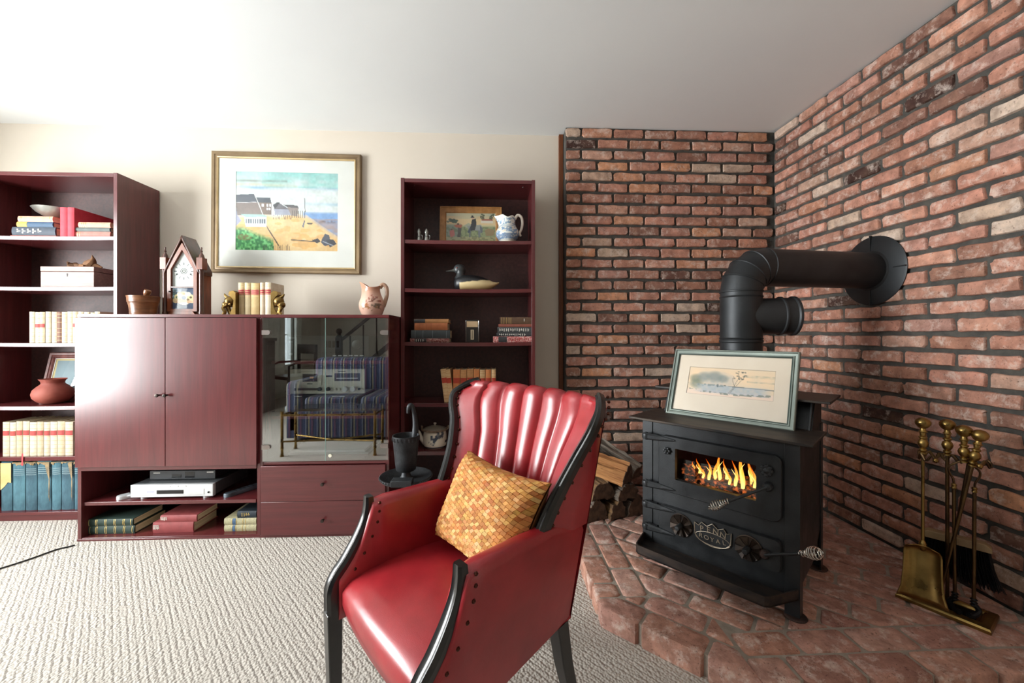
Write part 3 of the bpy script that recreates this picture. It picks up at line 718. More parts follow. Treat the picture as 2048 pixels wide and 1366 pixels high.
# ------------------------------------------------------------------ stove pipe
PX, PY = stove_world(.292, .372, 0)[:2]; PR = .086
SP = thing('stove_pipe', 'black steel stove pipe with an elbow running into the brick wall', 'pipe', (PX, PY, .836))
def pipe_sec(nm, z0, z1, r=PR): return MB().lathe([(r, z0), (r, z1)], 40).obj(nm, PIPE, SP)
pipe_sec('pipe_section', .0, .235); MB().lathe([(PR + .001, .215), (PR + .004, .219), (PR + .004, .226), (PR + .001, .23)], 40).obj('seam_ring', PIPE, SP)
tee = pipe_sec('tee', .235, .43, PR + .001)
for z in (.235, .425): MB().lathe([(PR + .001, z - .004), (PR + .0045, z), (PR + .001, z + .004)], 40).obj('seam_ring', PIPE, tee)
hd = Vector((RX - PX, 1.88 - PY, 0)).normalized(); HA = math.atan2(hd.y, hd.x)
br = MB().lathe([(PR - .004, .0), (PR - .004, .155), (PR + .002, .158), (PR + .002, .164), (PR - .003, .168), (PR - .003, .205), (PR + .003, .21), (PR + .003, .22), (PR - .002, .222), (PR - .006, .216), (.001, .216)], 40, axis='x').obj('capped_branch', PIPE, SP)
br.location = (0, 0, .337); br.rotation_euler = (0, 0, HA - .32)
BRd = .115; EZ = .45; g = []
for k in range(5):
    a_ = PI - k * PI / 8; g.append((a_, Vector((BRd + BRd * math.cos(a_), 0, EZ + BRd * math.sin(a_)))))
def ring(k, grow=0, push=0):
    a_, c = g[k]; nrm_ = Vector((math.cos(a_), 0, math.sin(a_))); tan = Vector((math.sin(a_), 0, -math.cos(a_)))
    return [tuple(c + tan * push + nrm_ * ((PR + .002 + grow) * math.cos(2 * PI * i / 36)) + Vector((0, 1, 0)) * ((PR + .002 + grow) * math.sin(2 * PI * i / 36))) for i in range(36)]
MB().lathe([(PR, .425), (PR, EZ + .01)], 40).obj('pipe_section', PIPE, SP)
for k in range(4): MB().loops([ring(k), ring(k + 1)], False, False).obj('elbow_gore', PIPE, SP, ang=20).rotation_euler = (0, 0, HA)
for k in range(5): MB().loops([ring(k, 0, -.004), ring(k, .003, -.002), ring(k, .003, .002), ring(k, 0, .004)], False, False).obj('seam_ring', PIPE, SP).rotation_euler = (0, 0, HA)
HL = (RX - PX) / hd.x
hp = MB().lathe([(PR + .001, 0), (PR + .001, HL - BRd - .005)], 40, axis='x').obj('horizontal_pipe', PIPE, SP); hp.location = tuple(hd * BRd + Vector((0, 0, EZ + BRd))); hp.rotation_euler = (0, 0, HA)
cl = MB(); cl.lathe([(PR + .003, -.030), (PR + .006, -.026), (PR + .010, -.020), (.160, -.012), (.168, -.008), (.166, -.004), (PR, -.012)], 48, axis='x'); cl = cl.obj('wall_collar', PIPE, SP)
cl.location = (RX - PX, 1.88 - PY, EZ + BRd); 
for bx_ in ((-.022, -.010, -.003, .003, .095, .172), (-.022, -.010, -.003, .003, -.172, -.095), (-.018, -.010, -.167, -.09, -.0025, .0025)): MB().box(*bx_).obj('collar_seam', PIPE, cl)

# ------------------------------------------------------------------ print leaning on the stove
a = Art(150, 58, 'd3bd9e', 5); n1, n2 = a.vnoise(10, 6), a.vnoise(40, 18)
a.put(np.clip(1 - np.abs(a.Y - .3) / .35, 0, 1) * n1, 'efc79a', .7); a.put((a.Y > .80) * 1.0, 'd9c0ae', .8)
a.put(np.clip(1 - np.hypot((a.X - .33) / .28, (a.Y - .42) / .30), 0, 1) ** .5 * (.5 + .6 * n2), '8f9aa0', .85)
for x, y, r in ((.10, .42, .09), (.2, .35, .10), (.33, .32, .11), (.43, .38, .08), (.12, .6, .10)): a.ell(x, y, r, r * 2, '6d7a74' if x > .15 else '5f6c54', .75, .8)
a.put(((a.Y > .60) & (a.Y < .88)) * np.clip((a.X - .08) * 8, 0, 1) * np.clip((.97 - a.X) * 10, 0, 1) * (.6 + .4 * n2), '8fa0ac', .9)
a.put((np.abs(a.Y - .59 - .05 * a.X) < .012) * (a.X > .5), '5e6765', .9); a.put((np.abs(a.Y - .62) < .03) * (a.X < .45) * (n2 > .4), '6d7c78', .8)
a.put((np.abs(a.Y - (.80 + .08 * np.sin(a.X * 3))) < .03) * (n2 > .45), '6c7468', .9); a.put((np.abs(a.Y - .25) < .05) * (a.X > .65) * n2, '9c9a86', .8); a.put((np.abs(a.Y - .42) < .03) * (a.X > .7) * n2, '9c9a86', .8)
for P in ([(.50, .88), (.55, .70), (.58, .50), (.61, .30), (.60, .18)], [(.52, .88), (.58, .62), (.63, .42), (.67, .28)], [(.57, .6), (.54, .4), (.55, .28)]): a.line(P, .003, '4d5049')
for k in range(20): a.ell(.56 + .13 * rs.random(), .10 + .28 * rs.random(), .012, .02, '55584c', .8)
a.rect(.375, .57, .39, .68, '4f5c60'); a.ell(.46, .6, .015, .02, '5d5f58')
a.put((a.X < .012) | (a.X > .988) | (a.Y < .03) | (a.Y > .97), '7d7268', .85)
FG = mat('grey_green_frame', '6f7872', '8a938a', .35, .4, 3)
lean = math.atan2(.105, .115)
fp_ = make_frame('leaning_print', 'pale landscape print in a grey frame leaning on top of the stove', .502, .318, .026, .022, FG, a, .350, .132, mat('mat_board_cream', 'cdbfab', 'd3c6b3', .8), stove_world(.285, .152, SH + .0105), (-.36, 0, SA), az=.012, lip=mat('dark_green_lip', '2f3d38', '3f4d47', .4),
   prof=[(0, .022), (0, .003), (.12, .0), (.25, .0), (.3, .006), (.6, .008), (.68, .003), (.85, .003), (1, .010), (1, .022)])

# ------------------------------------------------------------------ firewood
BARK = mat('split_firewood', '4f3a28', '8f6d48', .9, 0, 40, (1, 1, .08), bump=.9, bscale=90, bdist=.01)
BARK2 = mat('weathered_bark', '4a4038', '94887b', .95, 0, 34, (1, 1, .15), bump=1.0, bscale=60, bdist=.014)
GOLD = mat('fresh_split_wood', '7a4a24', 'b98450', .85, 0, 36, (1, 1, .06), bump=.9, bscale=70, bdist=.010)
CUT = mat('sawn_log_end', '3f2f25', '6f5542', .9, 0, 30, bump=.4, bscale=80)
def log(sec, p0, p1, m, label, seed):
    rl = random.Random(seed); p0, p1 = Vector(p0), Vector(p1); d = p1 - p0; L = d.length; n = 14
    pts = []
    for i in range(len(sec)):
        a_, b_ = sec[i], sec[(i + 1) % len(sec)]
        for t in (0, .17, .34, .5, .67, .84): pts.append((a_[0] + (b_[0] - a_[0]) * t + rl.uniform(-.006, .006), a_[1] + (b_[1] - a_[1]) * t + rl.uniform(-.006, .006)))
    loops = []; off = [[0, 0] for _ in pts]
    for i in range(n):
        for o_ in off: o_[0] = o_[0] * .85 + rl.uniform(-.0045, .0045); o_[1] = o_[1] * .85 + rl.uniform(-.0045, .0045)
        loops.append([(x + o_[0], y + o_[1], L * i / (n - 1)) for (x, y), o_ in zip(pts, off)])
    mb = MB(); mb.loops(loops, False, False)
    mb.loops([loops[0], [(x * .97, y * .97, -.003) for x, y, z in loops[0]]], False, True, mi=1); mb.loops([loops[-1], [(x * .97, y * .97, L + .003) for x, y, z in loops[-1]]], False, True, mi=1)
    o = mb.obj('firewood_log', [m, CUT], ang=16); o.location = p0
    zax = d.normalized(); xax = Vector((0, 0, 1)).cross(zax).normalized(); yax = zax.cross(xax)
    o.rotation_euler = Matrix((xax, yax, zax)).transposed().to_euler()
    return tag(o, label, 'firewood', 'firewood stacked beside the stove')
tri = [(-.07, -.05), (.07, -.05), (.05, .02), (0, .065), (-.05, .03)]; half = [(-.075, -.035), (.075, -.035), (.06, .02), (.02, .05), (-.03, .048), (-.065, .012)]; quar = [(-.055, -.045), (.055, -.045), (.04, .03), (-.03, .055)]
ld = Vector((-.12, .33, .0)).normalized()
def lg_(x, y, z, L, sec, m, label, seed, tilt=0, dv=None, k=1.0):
    q = (dv or ld).copy(); q.z = tilt; q.normalize(); p = Vector((x, y, z)); log([(a_ * k, b_ * k) for a_, b_ in sec], p, p + q * L, m, label, seed)
lg_(.545, 2.10, .152, .36, tri, BARK2, 'dark square-ended log at the bottom of the pile beside the armchair', 1)
lg_(.668, 2.12, .145, .36, quar, BARK, 'small split log on the hearth between two larger logs', 2, k=.95)
lg_(.785, 2.16, .148, .36, tri, BARK2, 'bottom log of the pile nearest the stove', 9)
lg_(.585, 2.11, .248, .38, half, BARK, 'half-round log resting on the square-ended log', 3, .02)
lg_(.725, 2.13, .232, .36, half, BARK2, 'brown half-round log in the middle of the pile', 4, k=.95)
lg_(.535, 2.22, .325, .28, quar, BARK2, 'grey bark log at the back of the pile', 5, .02, k=.8)
lg_(.72, 2.12, .335, .40, tri, GOLD, 'bright golden split log on top of the pile', 6, .06, Vector((-.34, .3, 0)), .95)
lg_(.80, 2.20, .322, .33, quar, BARK2, 'pale barked log on top of the pile beside the stove', 7, .14, Vector((-.25, .3, 0)), .8)

# ------------------------------------------------------------------ fireplace tools
BRASS = mat('aged_brass', '7b6338', 'a0844e', .33, 1, 14, rvar=.08)
BRASSD = mat('tarnished_brass', '4a3a2c', '6f5738', .38, 1, 14)
BLKM = mat('blackened_iron', '17181a', '26282a', .45, .7, 20)
e1 = Vector((.115, -.199, 0)).normalized(); TA = math.atan2(e1.y, e1.x)
T0 = Vector((1.512, 1.443, .1))
FT = thing('fire_tool_stand', 'brass fireplace tool stand with a rectangular base tray by the brick wall', 'tool stand', tuple(T0), TA)
TW, TD = .235, .145
L = [[(q, q, z), (TW - q, q, z), (TW - q, TD - q, z), (q, TD - q, z)] for q, z in ((0, .0), (.0, .010), (.004, .016), (.022, .021), (.030, .018), (.034, .012))]
MB().loops(L, True, True).obj('base_tray', BRASS, FT, ang=20)
m = MB()
for i in range(12): m.box(.04, TW - .04, .042 + i * .005, .0445 + i * .005, .0115, .0145)
m.obj('tray_ribs', BLKM, FT)
def knob_profile(k=1.0):
    return [(.004, -.125), (.011, -.123), (.011, -.118), (.006, -.116), (.011, -.112), (.011, -.107), (.007, -.104), (.012, -.098), (.016, -.086), (.013, -.076), (.008, -.070), (.012, -.066), (.012, -.062), (.007, -.059), (.009, -.053), (.009, -.047), (.013, -.044), (.009, -.040), (.008, -.032), (.014, -.028), (.021, -.018), (.0225, -.009), (.019, -.001), (.010, .006), (.001, .008)]
def handle(par, p, d, nm='turned_handle'):
    o = MB().lathe([(r * 1.0, z) for r, z in knob_profile()], 18).obj(nm, BRASS, par); o.location = p
    o.rotation_euler = Vector(d).to_track_quat('Z', 'Y').to_euler(); return o
pc = Vector((TW * .52, TD * .52, 0)); ZT = .675
MB().tube([pc + Vector((0, 0, .012)), pc + Vector((0, 0, ZT - .11))], .0055, 10).obj('post', BRASSD, FT)
handle(FT, pc + Vector((0, 0, ZT)), (0, 0, 1))
hz = .545
w2l = Matrix.Rotation(-TA, 4, 'Z')
def tl(X, Y, z): return w2l @ (Vector((X, Y, z)) - Vector((T0.x, T0.y, 0)))
vdir = w2l @ Vector((.62, -.78, 0)); toc = w2l @ Vector((-.77, -.64, 0))   # along the picture, and towards the room
arm = [pc - vdir * .028 + toc * .075, pc - vdir * .065 + toc * .06, pc - vdir * .07 + toc * .02, pc - vdir * .03, pc, pc + vdir * .05, pc + vdir * .10 + toc * .01, pc + vdir * .075 + toc * .05]
MB().tube([Vector((q.x, q.y, hz + .012 * math.sin(i * 1.3))) for i, q in enumerate(spline(arm, 6))], .0055, 8, flat=.7).obj('hook_arm', BRASSD, FT)
for q in (arm[0], arm[-1]): MB().sphere((q.x, q.y, hz - .003), .0085, 10).obj('hook_tip', BRASS, FT)
# shovel
s0 = T0 + (Matrix.Rotation(TA, 3, 'Z') @ (pc - vdir * .060 + toc * .058)); s0 = Vector((s0.x, s0.y, 0))
SHV = thing('fire_shovel', 'brass fireplace shovel hanging from the tool stand', 'shovel', (s0.x, s0.y, .1), TA)
sl = lambda q, z: Vector((0, 0, z)) + q
bot = toc * .03
MB().tube([sl(bot * .5, .225), sl(Vector((0, 0, 0)), ZT - .10)], .005, 10).obj('shaft', BRASS, SHV); handle(SHV, (0, 0, ZT + .005), (0, 0, 1))
def blade(u, v):
    t = 1 - v; hw = interp(t, [0, .06, .15, .5, .8, 1], [.026, .043, .050, .051, .055, .066]); x = (u * 2 - 1)
    c = .018 * (abs(x) ** 3) + (.03 * max(0, (.16 - t) / .16) ** 2) 
    return tuple(vdir * (hw * x) + toc * (.005 + .045 * t + c) + Vector((0, 0, .236 - .190 * t)))
m = MB().grid(blade, 18, 16); ob = m.obj('blade', BRASS, SHV, ang=60); so = ob.modifiers.new('thick', 'SOLIDIFY'); so.thickness = .003
MB().sphere(tuple(bot * .5 + Vector((0, 0, .228))), .012, 10, (1, 1, 1.8)).obj('socket', BRASS, SHV)
# brush
bq = T0 + (Matrix.Rotation(TA, 3, 'Z') @ (pc - toc * .02 + vdir * .02)); 
BRU = thing('hearth_brush', 'fireplace brush with black bristles standing behind the shovel', 'brush', (bq.x, bq.y, .1), TA)
MB().tube([(0, 0, .27), tuple(vdir * .035 + Vector((0, 0, .56)))], .005, 10).obj('shaft', BRASSD, BRU); MB().tube([tuple(vdir * (.036 + .012 * math.sin(t)) + Vector((0, 0, .572 - .012 * math.cos(t)))) for t in np.linspace(0, 2 * PI, 17)], .0025, 6).obj('hanging_loop', BRASSD, BRU)
hm = MB(); P = []
for sx_, z_ in ((-.085, .235), (-.085, .25), (-.07, .262), (.07, .262), (.085, .25), (.085, .235)): P.append((sx_, z_))
hm.loops([[tuple(vdir * x_ + toc * d_ + Vector((0, 0, z_))) for x_, z_ in P] for d_ in (-.018, -.012, .012, .018)]); hm.obj('brush_head', mat('brush_wood', '6b543c', '8b7350', .6), BRU, .002)
m = MB(); rb_ = random.Random(2)
for i in range(420):
    x_, d_ = rb_.uniform(-.08, .08), rb_.uniform(-.014, .014); q = vdir * x_ + toc * d_; k_ = rb_.uniform(.11, .135)
    m.tube([tuple(q + Vector((0, 0, .237))), tuple(q + vdir * (x_ * .12) + Vector((0, 0, .237 - k_ * .5))), tuple(q + vdir * (x_ * .35 + rb_.uniform(-.01, .01)) + toc * (d_ * .5) + Vector((0, 0, .237 - k_)))], .0016, 3)
ob = m.obj('bristles', BLKM, BRU); ob['kind'] = 'stuff'
# tongs
tq = T0 + (Matrix.Rotation(TA, 3, 'Z') @ (pc + vdir * .040 + toc * .02))
TON = thing('fire_tongs', 'brass fireplace tongs with two long legs in the tool stand', 'tongs', (tq.x, tq.y, .1), TA)
handle(TON, (0, 0, ZT - .012), (0, 0, 1))
for sg in (-1, 1):
    P = [Vector((0, 0, .55)), vdir * (.012 * sg) + Vector((0, 0, .54)), vdir * (.034 * sg) + Vector((0, 0, .52)), vdir * (.036 * sg) + Vector((0, 0, .50)), vdir * (.026 * sg) + Vector((0, 0, .475)), vdir * (.024 * sg) + Vector((0, 0, .455))]
    MB().tube(spline(P, 5), .0055, 8, flat=.6).obj('spring_arm', BRASSD, TON)
    MB().lathe([(.005, 0), (.008, .004), (.006, .010), (.008, .016), (.005, .02)], 12, tuple(vdir * (.024 * sg) + Vector((0, 0, .44)))).obj('collar', BRASS, TON)
    e_ = vdir * (.022 * sg + (0 if sg > 0 else .0)) + toc * .01
    lgp = MB().tube([vdir * (.024 * sg) + Vector((0, 0, .445)), e_ + Vector((0, 0, .06))], .0052, 10).obj('leg', BRASSD, TON)
    m = MB()
    for k in range(3): m.lathe([(.006, -.004), (.010, 0), (.006, .004)], 12, tuple(e_ + Vector((0, 0, .075 - k * .01))))
    m.tube(spline([e_ + Vector((0, 0, .06)), e_ + vdir * (.012 * sg) + Vector((0, 0, .04)), e_ + toc * .02 + vdir * (-.002 * sg) + Vector((0, 0, .026)), e_ + toc * .03 - vdir * (.012 * sg) + Vector((0, 0, .028))], 5), [.008] * 8 + [.009] * 8, 8)
    m.obj('claw', BLKM, lgp)
# poker
pq = T0 + (Matrix.Rotation(TA, 3, 'Z') @ (pc + vdir * .078 + toc * .03))
POK = thing('fire_poker', 'fireplace poker with a brass handle leaning across the tool stand', 'poker', (pq.x, pq.y, .1), TA)
ptop = Vector((0, 0, ZT - .02)); pbot = -vdir * .10 - toc * .005 + Vector((0, 0, .03)); pd = (ptop - pbot).normalized()
handle(POK, tuple(ptop), tuple(pd)); MB().tube([pbot, ptop - pd * .11], .0052, 10).obj('shaft', BRASSD, POK)
MB().tube(spline([pbot + pd * .06, pbot + pd * .04 + toc * .012, pbot + pd * .02 + toc * .014], 4), [.004] * 5 + [.003] * 3 + [.0015], 8).obj('hook', BLKM, POK)

# ------------------------------------------------------------------ red leather armchair
N = NT('red_leather'); p = N.p; v = N.coords()
nz = N.noise(v, 7, 5, .6); c = N.mix(N.ramp(nz, [(.3, (0, 0, 0, 1)), (.7, (1, 1, 1, 1))]), rgba('84171f'), rgba('a5262d'))
c = N.mix(N.ramp(N.noise(v, 45, 4, .7), [(.4, (0, 0, 0, 1)), (.95, (.15, .15, .15, 1))]), c, rgba('7a1420')); N.link(c, p.inputs['Base Color'])
N.link(N.ramp(N.noise(v, 16, 5), [(.3, (.29,) * 3), (.7, (.35,) * 3)]), p.inputs['Roughness']); p.inputs['Specular IOR Level'].default_value = .6; p.inputs['Coat Weight'].default_value = .25; p.inputs['Coat Roughness'].default_value = .22
vo = N.new('ShaderNodeTexVoronoi', feature='DISTANCE_TO_EDGE', i_Scale=420); N.link(v, vo.inputs['Vector']); b_ = N.bump(vo.outputs[0], .10, .002); N.bump(N.noise(v, 30, 4), .12, .004, b_)
LEATHER = N.m
EBON = mat('black_lacquer_wood', '101010', '1d1c1b', .28, 0, 30, coat=.4)
NAIL = mat('antique_nail_head', '3a1c18', '5a3428', .35, .9)
CO = Vector((-.219, .98, 0)); CA = math.atan2(-.772, .635)
CH = thing('armchair', 'red leather wing armchair with a channelled back and black wooden frame', 'armchair', (CO.x, CO.y, 0), CA)
ZF = [.60, .62, .68, .765, .84, .875, .892, .905]; WF = [.226, .228, .238, .264, .302, .312, .309, .296]; BF = [.25, .26, .29, .33, .345, .358, .375, .405]   # wing frame curve
def wf(z): return interp(z, ZF, WF)
def bf(z): return interp(z, ZF, BF)
def wrear(z): return interp(z, [.32, .62, .905], [.200, .248, .290])
def brear(z): return interp(z, [.32, .905], [.385, .425])
def bc(z): return interp(z, [.40, .62, .905], [.345, .375, .445])
edges_ = [-1, -.70, -.42, -.14, .14, .42, .70, 1]
def channel(t):
    for i in range(7):
        if edges_[i] <= t <= edges_[i + 1]:
            q = (t - edges_[i]) / (edges_[i + 1] - edges_[i]); h = math.sqrt(max(0, 1 - (2 * q - 1) ** 2))
            return h if 0 < i < 6 else (math.sqrt(max(0, 1 - q ** 2)) if i == 6 else math.sqrt(max(0, 1 - (1 - q) ** 2))) * .9
    return 0
def inner(t, z):
    if z >= .62: W, b0 = wf(z), bf(z)
    else: k = (z - .38) / .24; W = .19 + (.228 - .19) * max(0, k) ** 3; b0 = .31 - .05 * max(0, k) ** 3
    fan = 1.0
    b = b0 + (bc(z) - b0) * (1 - abs(t) ** 2.4)
    return W * t * fan, b - .024 * channel(t) + .006, z
sec_ = [('i', z) for z in np.linspace(.38, .885, 22)] + [('i', .897)] + [('r', k) for k in (.15, .4, .7, .95)] + [('o', z) for z in (.89, .80, .70, .60, .50, .40, .33)]
def backfn(u, v):
    t = u * 2 - 1; q = sec_[min(len(sec_) - 1, round(v * (len(sec_) - 1)))]
    if q[0] == 'i':
        return inner(t, q[1] + .014 * channel(t) * max(0, (q[1] - .8) / .1))
    ao, bo = wrear(.89) * t, brear(.89) + (bc(.89) + .055 - brear(.89)) * (1 - abs(t) ** 2.4)
    if q[0] == 'r':
        k = q[1]; a0, b0, z0 = inner(t, .897); z1 = .897 + .014 * channel(t); return (a0 + (ao - a0) * k, b0 + (bo - b0) * k, z1 + .020 * math.sin(PI * k) - .007 * k)
    z = q[1]; return (wrear(z) * t, brear(z) + (bc(z) + .055 - brear(z)) * (1 - abs(t) ** 2.4), z)
MB().grid(backfn, 84, len(sec_) - 1).obj('backrest', LEATHER, CH, ang=75)
def seatfn(u, v):
    t = u * 2 - 1; P = [(-.060, .325), (-.078, .335), (-.087, .37), (-.087, .40), (-.080, .420), (-.062, .434), (-.03, .442), (.05, .452), (.15, .456), (.25, .452), (.36, .440), (.38, .40), (.38, .325)]
    i = min(len(P) - 1, round(v * (len(P) - 1))); b, z = P[i]; hw = interp(b, [-.09, .38], [.216, .186])
    return hw * t, b + (.012 * t * t if b < 0 else 0), z - (.014 * t ** 4 if z > .41 else 0)
MB().grid(seatfn, 24, 12).obj('seat', LEATHER, CH, ang=60)
bz_ = [-.082, -.074, -.060, -.042, -.025, -.010, 0.0, .012, .05, .1, .15, .2, .26, .32, .385]
def ztop(b): return interp(b, [-.09, -.075, -.055, -.035, -.018, -.004, .012, .05, .26, .385], [.425, .440, .462, .490, .525, .570, .612, .620, .620, .600])
for sg in (-1, 1):
    L = []
    for b in bz_:
        zt = ztop(b); k = max(0, b) / .385; ao = .256 - .012 * k; ai = ao - .058 + .006 * k; alow = ao - .046 * k
        L.append([(sg * alow, b, .325), (sg * (ao - (ao - alow) * .5), b, .325 + (zt - .325) * .5), (sg * ao, b, zt - .022), (sg * (ao - .006), b, zt - .006), (sg * (ao - .018), b, zt), (sg * (ai + .018), b, zt), (sg * (ai + .006), b, zt - .006), (sg * ai, b, zt - .022), (sg * ai, b, .36), (sg * (ai + .01), b, .325)])
    am = MB().loops(L).obj('arm', LEATHER, CH, ang=55)
    # wing side panel above the arm
    def wing(u, v, sg=sg):
        z = .59 + (.898 - .59) * v; a0, b0 = wf(max(z, .6)) - .002, bf(max(z, .6)); a1, b1 = wrear(z), brear(z) - .004; return (sg * (a0 + (a1 - a0) * u + .008 * math.sin(PI * u)), b0 + (b1 - b0) * u, z + .004 * math.sin(PI * u) * v)
    MB().grid(wing, 8, 16).obj('wing_panel', LEATHER, CH, ang=60)
    # carved front post flowing into the leg
    ac = sg * .2285
    path = spline([(ac, .006, .628), (ac, .006, .60), (ac, .000, .565), (ac, -.020, .520), (ac, -.050, .472), (ac, -.080, .436), (ac, -.094, .405), (ac, -.095, .37), (ac, -.094, .33)], 5)
    secp = [(-.019, -.014), (-.019, .006), (-.012, .014), (-.005, .010), (.005, .010), (.012, .014), (.019, .006), (.019, -.014)]
    pp = MB(); pp.sweep(path, secp, up=(0, -1, .001), scale=[.72 + .33 * min(1, i_ / 18) for i_ in range(len(path))]); post = pp.obj('front_post', EBON, CH, .0)
    m = MB(); m.loops([[(ac + x_ * k_, -.078 + y_ * k_ - .012 * t_, z_) for x_, y_ in rect(.0195, .0195)] for z_, k_, t_ in ((.345, 1, 1), (.33, 1, 1), (FZ, .72, .6))]); m.obj('front_leg', EBON, CH, .003)
    m = MB(); m.loops([[(sg * (.178 + .0 * t_) + x_ * k_, .355 + y_ * k_ + .075 * t_, z_) for x_, y_ in rect(.021, .021)] for z_, k_, t_ in ((.34, 1, 0), (.2, .92, .35), (FZ, .75, 1))]); m.obj('rear_leg', EBON, CH, .003)
    fpth = spline([(sg * (wf(z) - .004), bf(z) - .006, z) for z in (.612, .66, .72, .79, .84, .875, .895)] + [(sg * .283, .405, .914), (sg * .262, .43, .924)], 5)
    nn = len(fpth)
    m = MB(); m.sweep(fpth, [(-.012, -.010), (-.012, .008), (-.005, .014), (0, .011), (.006, .014), (.012, .008), (.012, -.010)], up=(0, -1, .2), scale=[1.25 - .45 * i / (nn - 1) for i in range(nn)]); m.obj('wing_frame', EBON, CH)
    # nail heads
    nm_ = MB().sphere((0, 0, 0), .0047, 8).mesh('nail', [NAIL])
    def nail(p_): o_ = link('nail', nm_, CH); o_.location = p_
    for k_ in range(9):
        q = path[min(len(path) - 1, 2 + int(k_ * 4.1))]; nail((sg * .2555, q.y + .021, max(.335, q.z - .006)))
        if k_ < 6: nail((sg * .199, q.y + .021, q.z - .006))
    for k_ in range(13):
        q = fpth[min(nn - 1, 1 + int(k_ * (nn - 3) / 12))]; nail((q.x + sg * .012, q.y + .020, q.z)); nail((q.x - sg * .016, q.y + .010, q.z - (.01 if k_ > 9 else 0)))

# woven leather cushion on the chair
def cl2w(a_, b_, z_): return Vector((CO.x, CO.y, 0)) + Vector((math.cos(CA), math.sin(CA), 0)) * a_ + Vector((-math.sin(CA), math.cos(CA), 0)) * b_ + Vector((0, 0, z_))
bl, tl_, tr = Vector((-.160, .225, .464)), Vector((-.136, .330, .705)), Vector((.240, .300, .712))
ex = (tr - tl_); ey = (tl_ - bl); ctr = bl + ex * .5 + ey * .5; ex *= .5; ey *= .5; nz_ = ex.cross(ey).normalized()
if nz_.y > 0: nz_ = -nz_
ctr = ctr + nz_ * .035
def pil(p_, q_, side, lift=0):
    pin = 1 - .10 * (1 - abs(p_) ** 2) * abs(q_) ** 3 ; pin2 = 1 - .10 * (1 - abs(q_) ** 2) * abs(p_) ** 3
    h = .055 * max(0, (1 - p_ ** 4) * (1 - q_ ** 4)) ** .55
    return ctr + ex * (p_ * pin2) + ey * (q_ * pin) + nz_ * (side * (h + .004) + lift)
CU = thing('woven_cushion', 'tan woven leather cushion leaning in the red armchair', 'cushion', (CO.x, CO.y, 0), CA)
N = NT('woven_suede'); a_ = N.new('ShaderNodeVertexColor', layer_name='paint'); c = N.mix(1.0, a_.outputs[0], N.ramp(N.noise(N.coords(), 60, 4), [(.3, (.75, .72, .7, 1)), (.7, (1.15, 1.12, 1.1, 1))]), 'MULTIPLY')
N.link(c, N.p.inputs['Base Color']); N.p.inputs['Roughness'].default_value = .75; N.bump(N.noise(N.coords(), 180, 4), .3, .002); SUEDE = N.m
TANB = mat('cushion_suede', '6e4218', '84521f', .85, 0, 12, bump=.3, bscale=120)
m = MB(); m.grid(lambda u, v: tuple(pil(u * 2 - 1, v * 2 - 1, 1, -.003)), 20, 20); m.grid(lambda u, v: tuple(pil(u * 2 - 1, v * 2 - 1, -1)), 20, 20); m.obj('cushion_body', TANB, CU, ang=80)
m = MB(); cols = []; rc = random.Random(6); S = 22; d_ = 2.0 / S
pal = ['b67b3a', 'c48c48', 'cd9b58', 'b07032', 'd2a565', 'bd843f', 'a6692d', 'c99452', 'c48749', 'd0a86e']
for i in range(-S, S * 2):
    for j in range(-S, S * 2):
        cp, cq = -1 + (i + j * .42) * d_ * .78, -1 + (j - i * .30) * d_ * .86
        if not (-1.03 < cp < 1.03 and -1.03 < cq < 1.03): continue
        ua, ub = (d_ * .78 * .5, -.30 * d_ * .86 * .5), (.42 * d_ * .78 * .5, d_ * .86 * .5)
        col = (*[x * rc.uniform(.88, 1.1) for x in lin(rc.choice(pal))], 1); al = (i + j) % 2
        def pt(sa, sb, k, lift):
            P_ = max(-1, min(1, cp + (sa * ua[0] + sb * ub[0]) * k)); Q_ = max(-1, min(1, cq + (sa * ua[1] + sb * ub[1]) * k)); return tuple(pil(P_, Q_, 1, lift))
        o4 = [pt(-1, -1, .95, -.003), pt(1, -1, .95, -.003), pt(1, 1, .95, -.003), pt(-1, 1, .95, -.003)]
        lf = [.0045, .001, .001, .0045] if al else [.0045, .0045, .001, .001]
        i4 = [pt(sa, sb, .84, l_) for (sa, sb), l_ in zip(((-1, -1), (1, -1), (1, 1), (-1, 1)), lf)]
        m.add(o4 + i4, [(4, 5, 6, 7), (0, 1, 5, 4), (1, 2, 6, 5), (2, 3, 7, 6), (3, 0, 4, 7)]); cols += [col] * 8
m.col = cols; ob = m.obj('woven_strips', SUEDE, CU, ang=30); ob['kind'] = 'stuff'

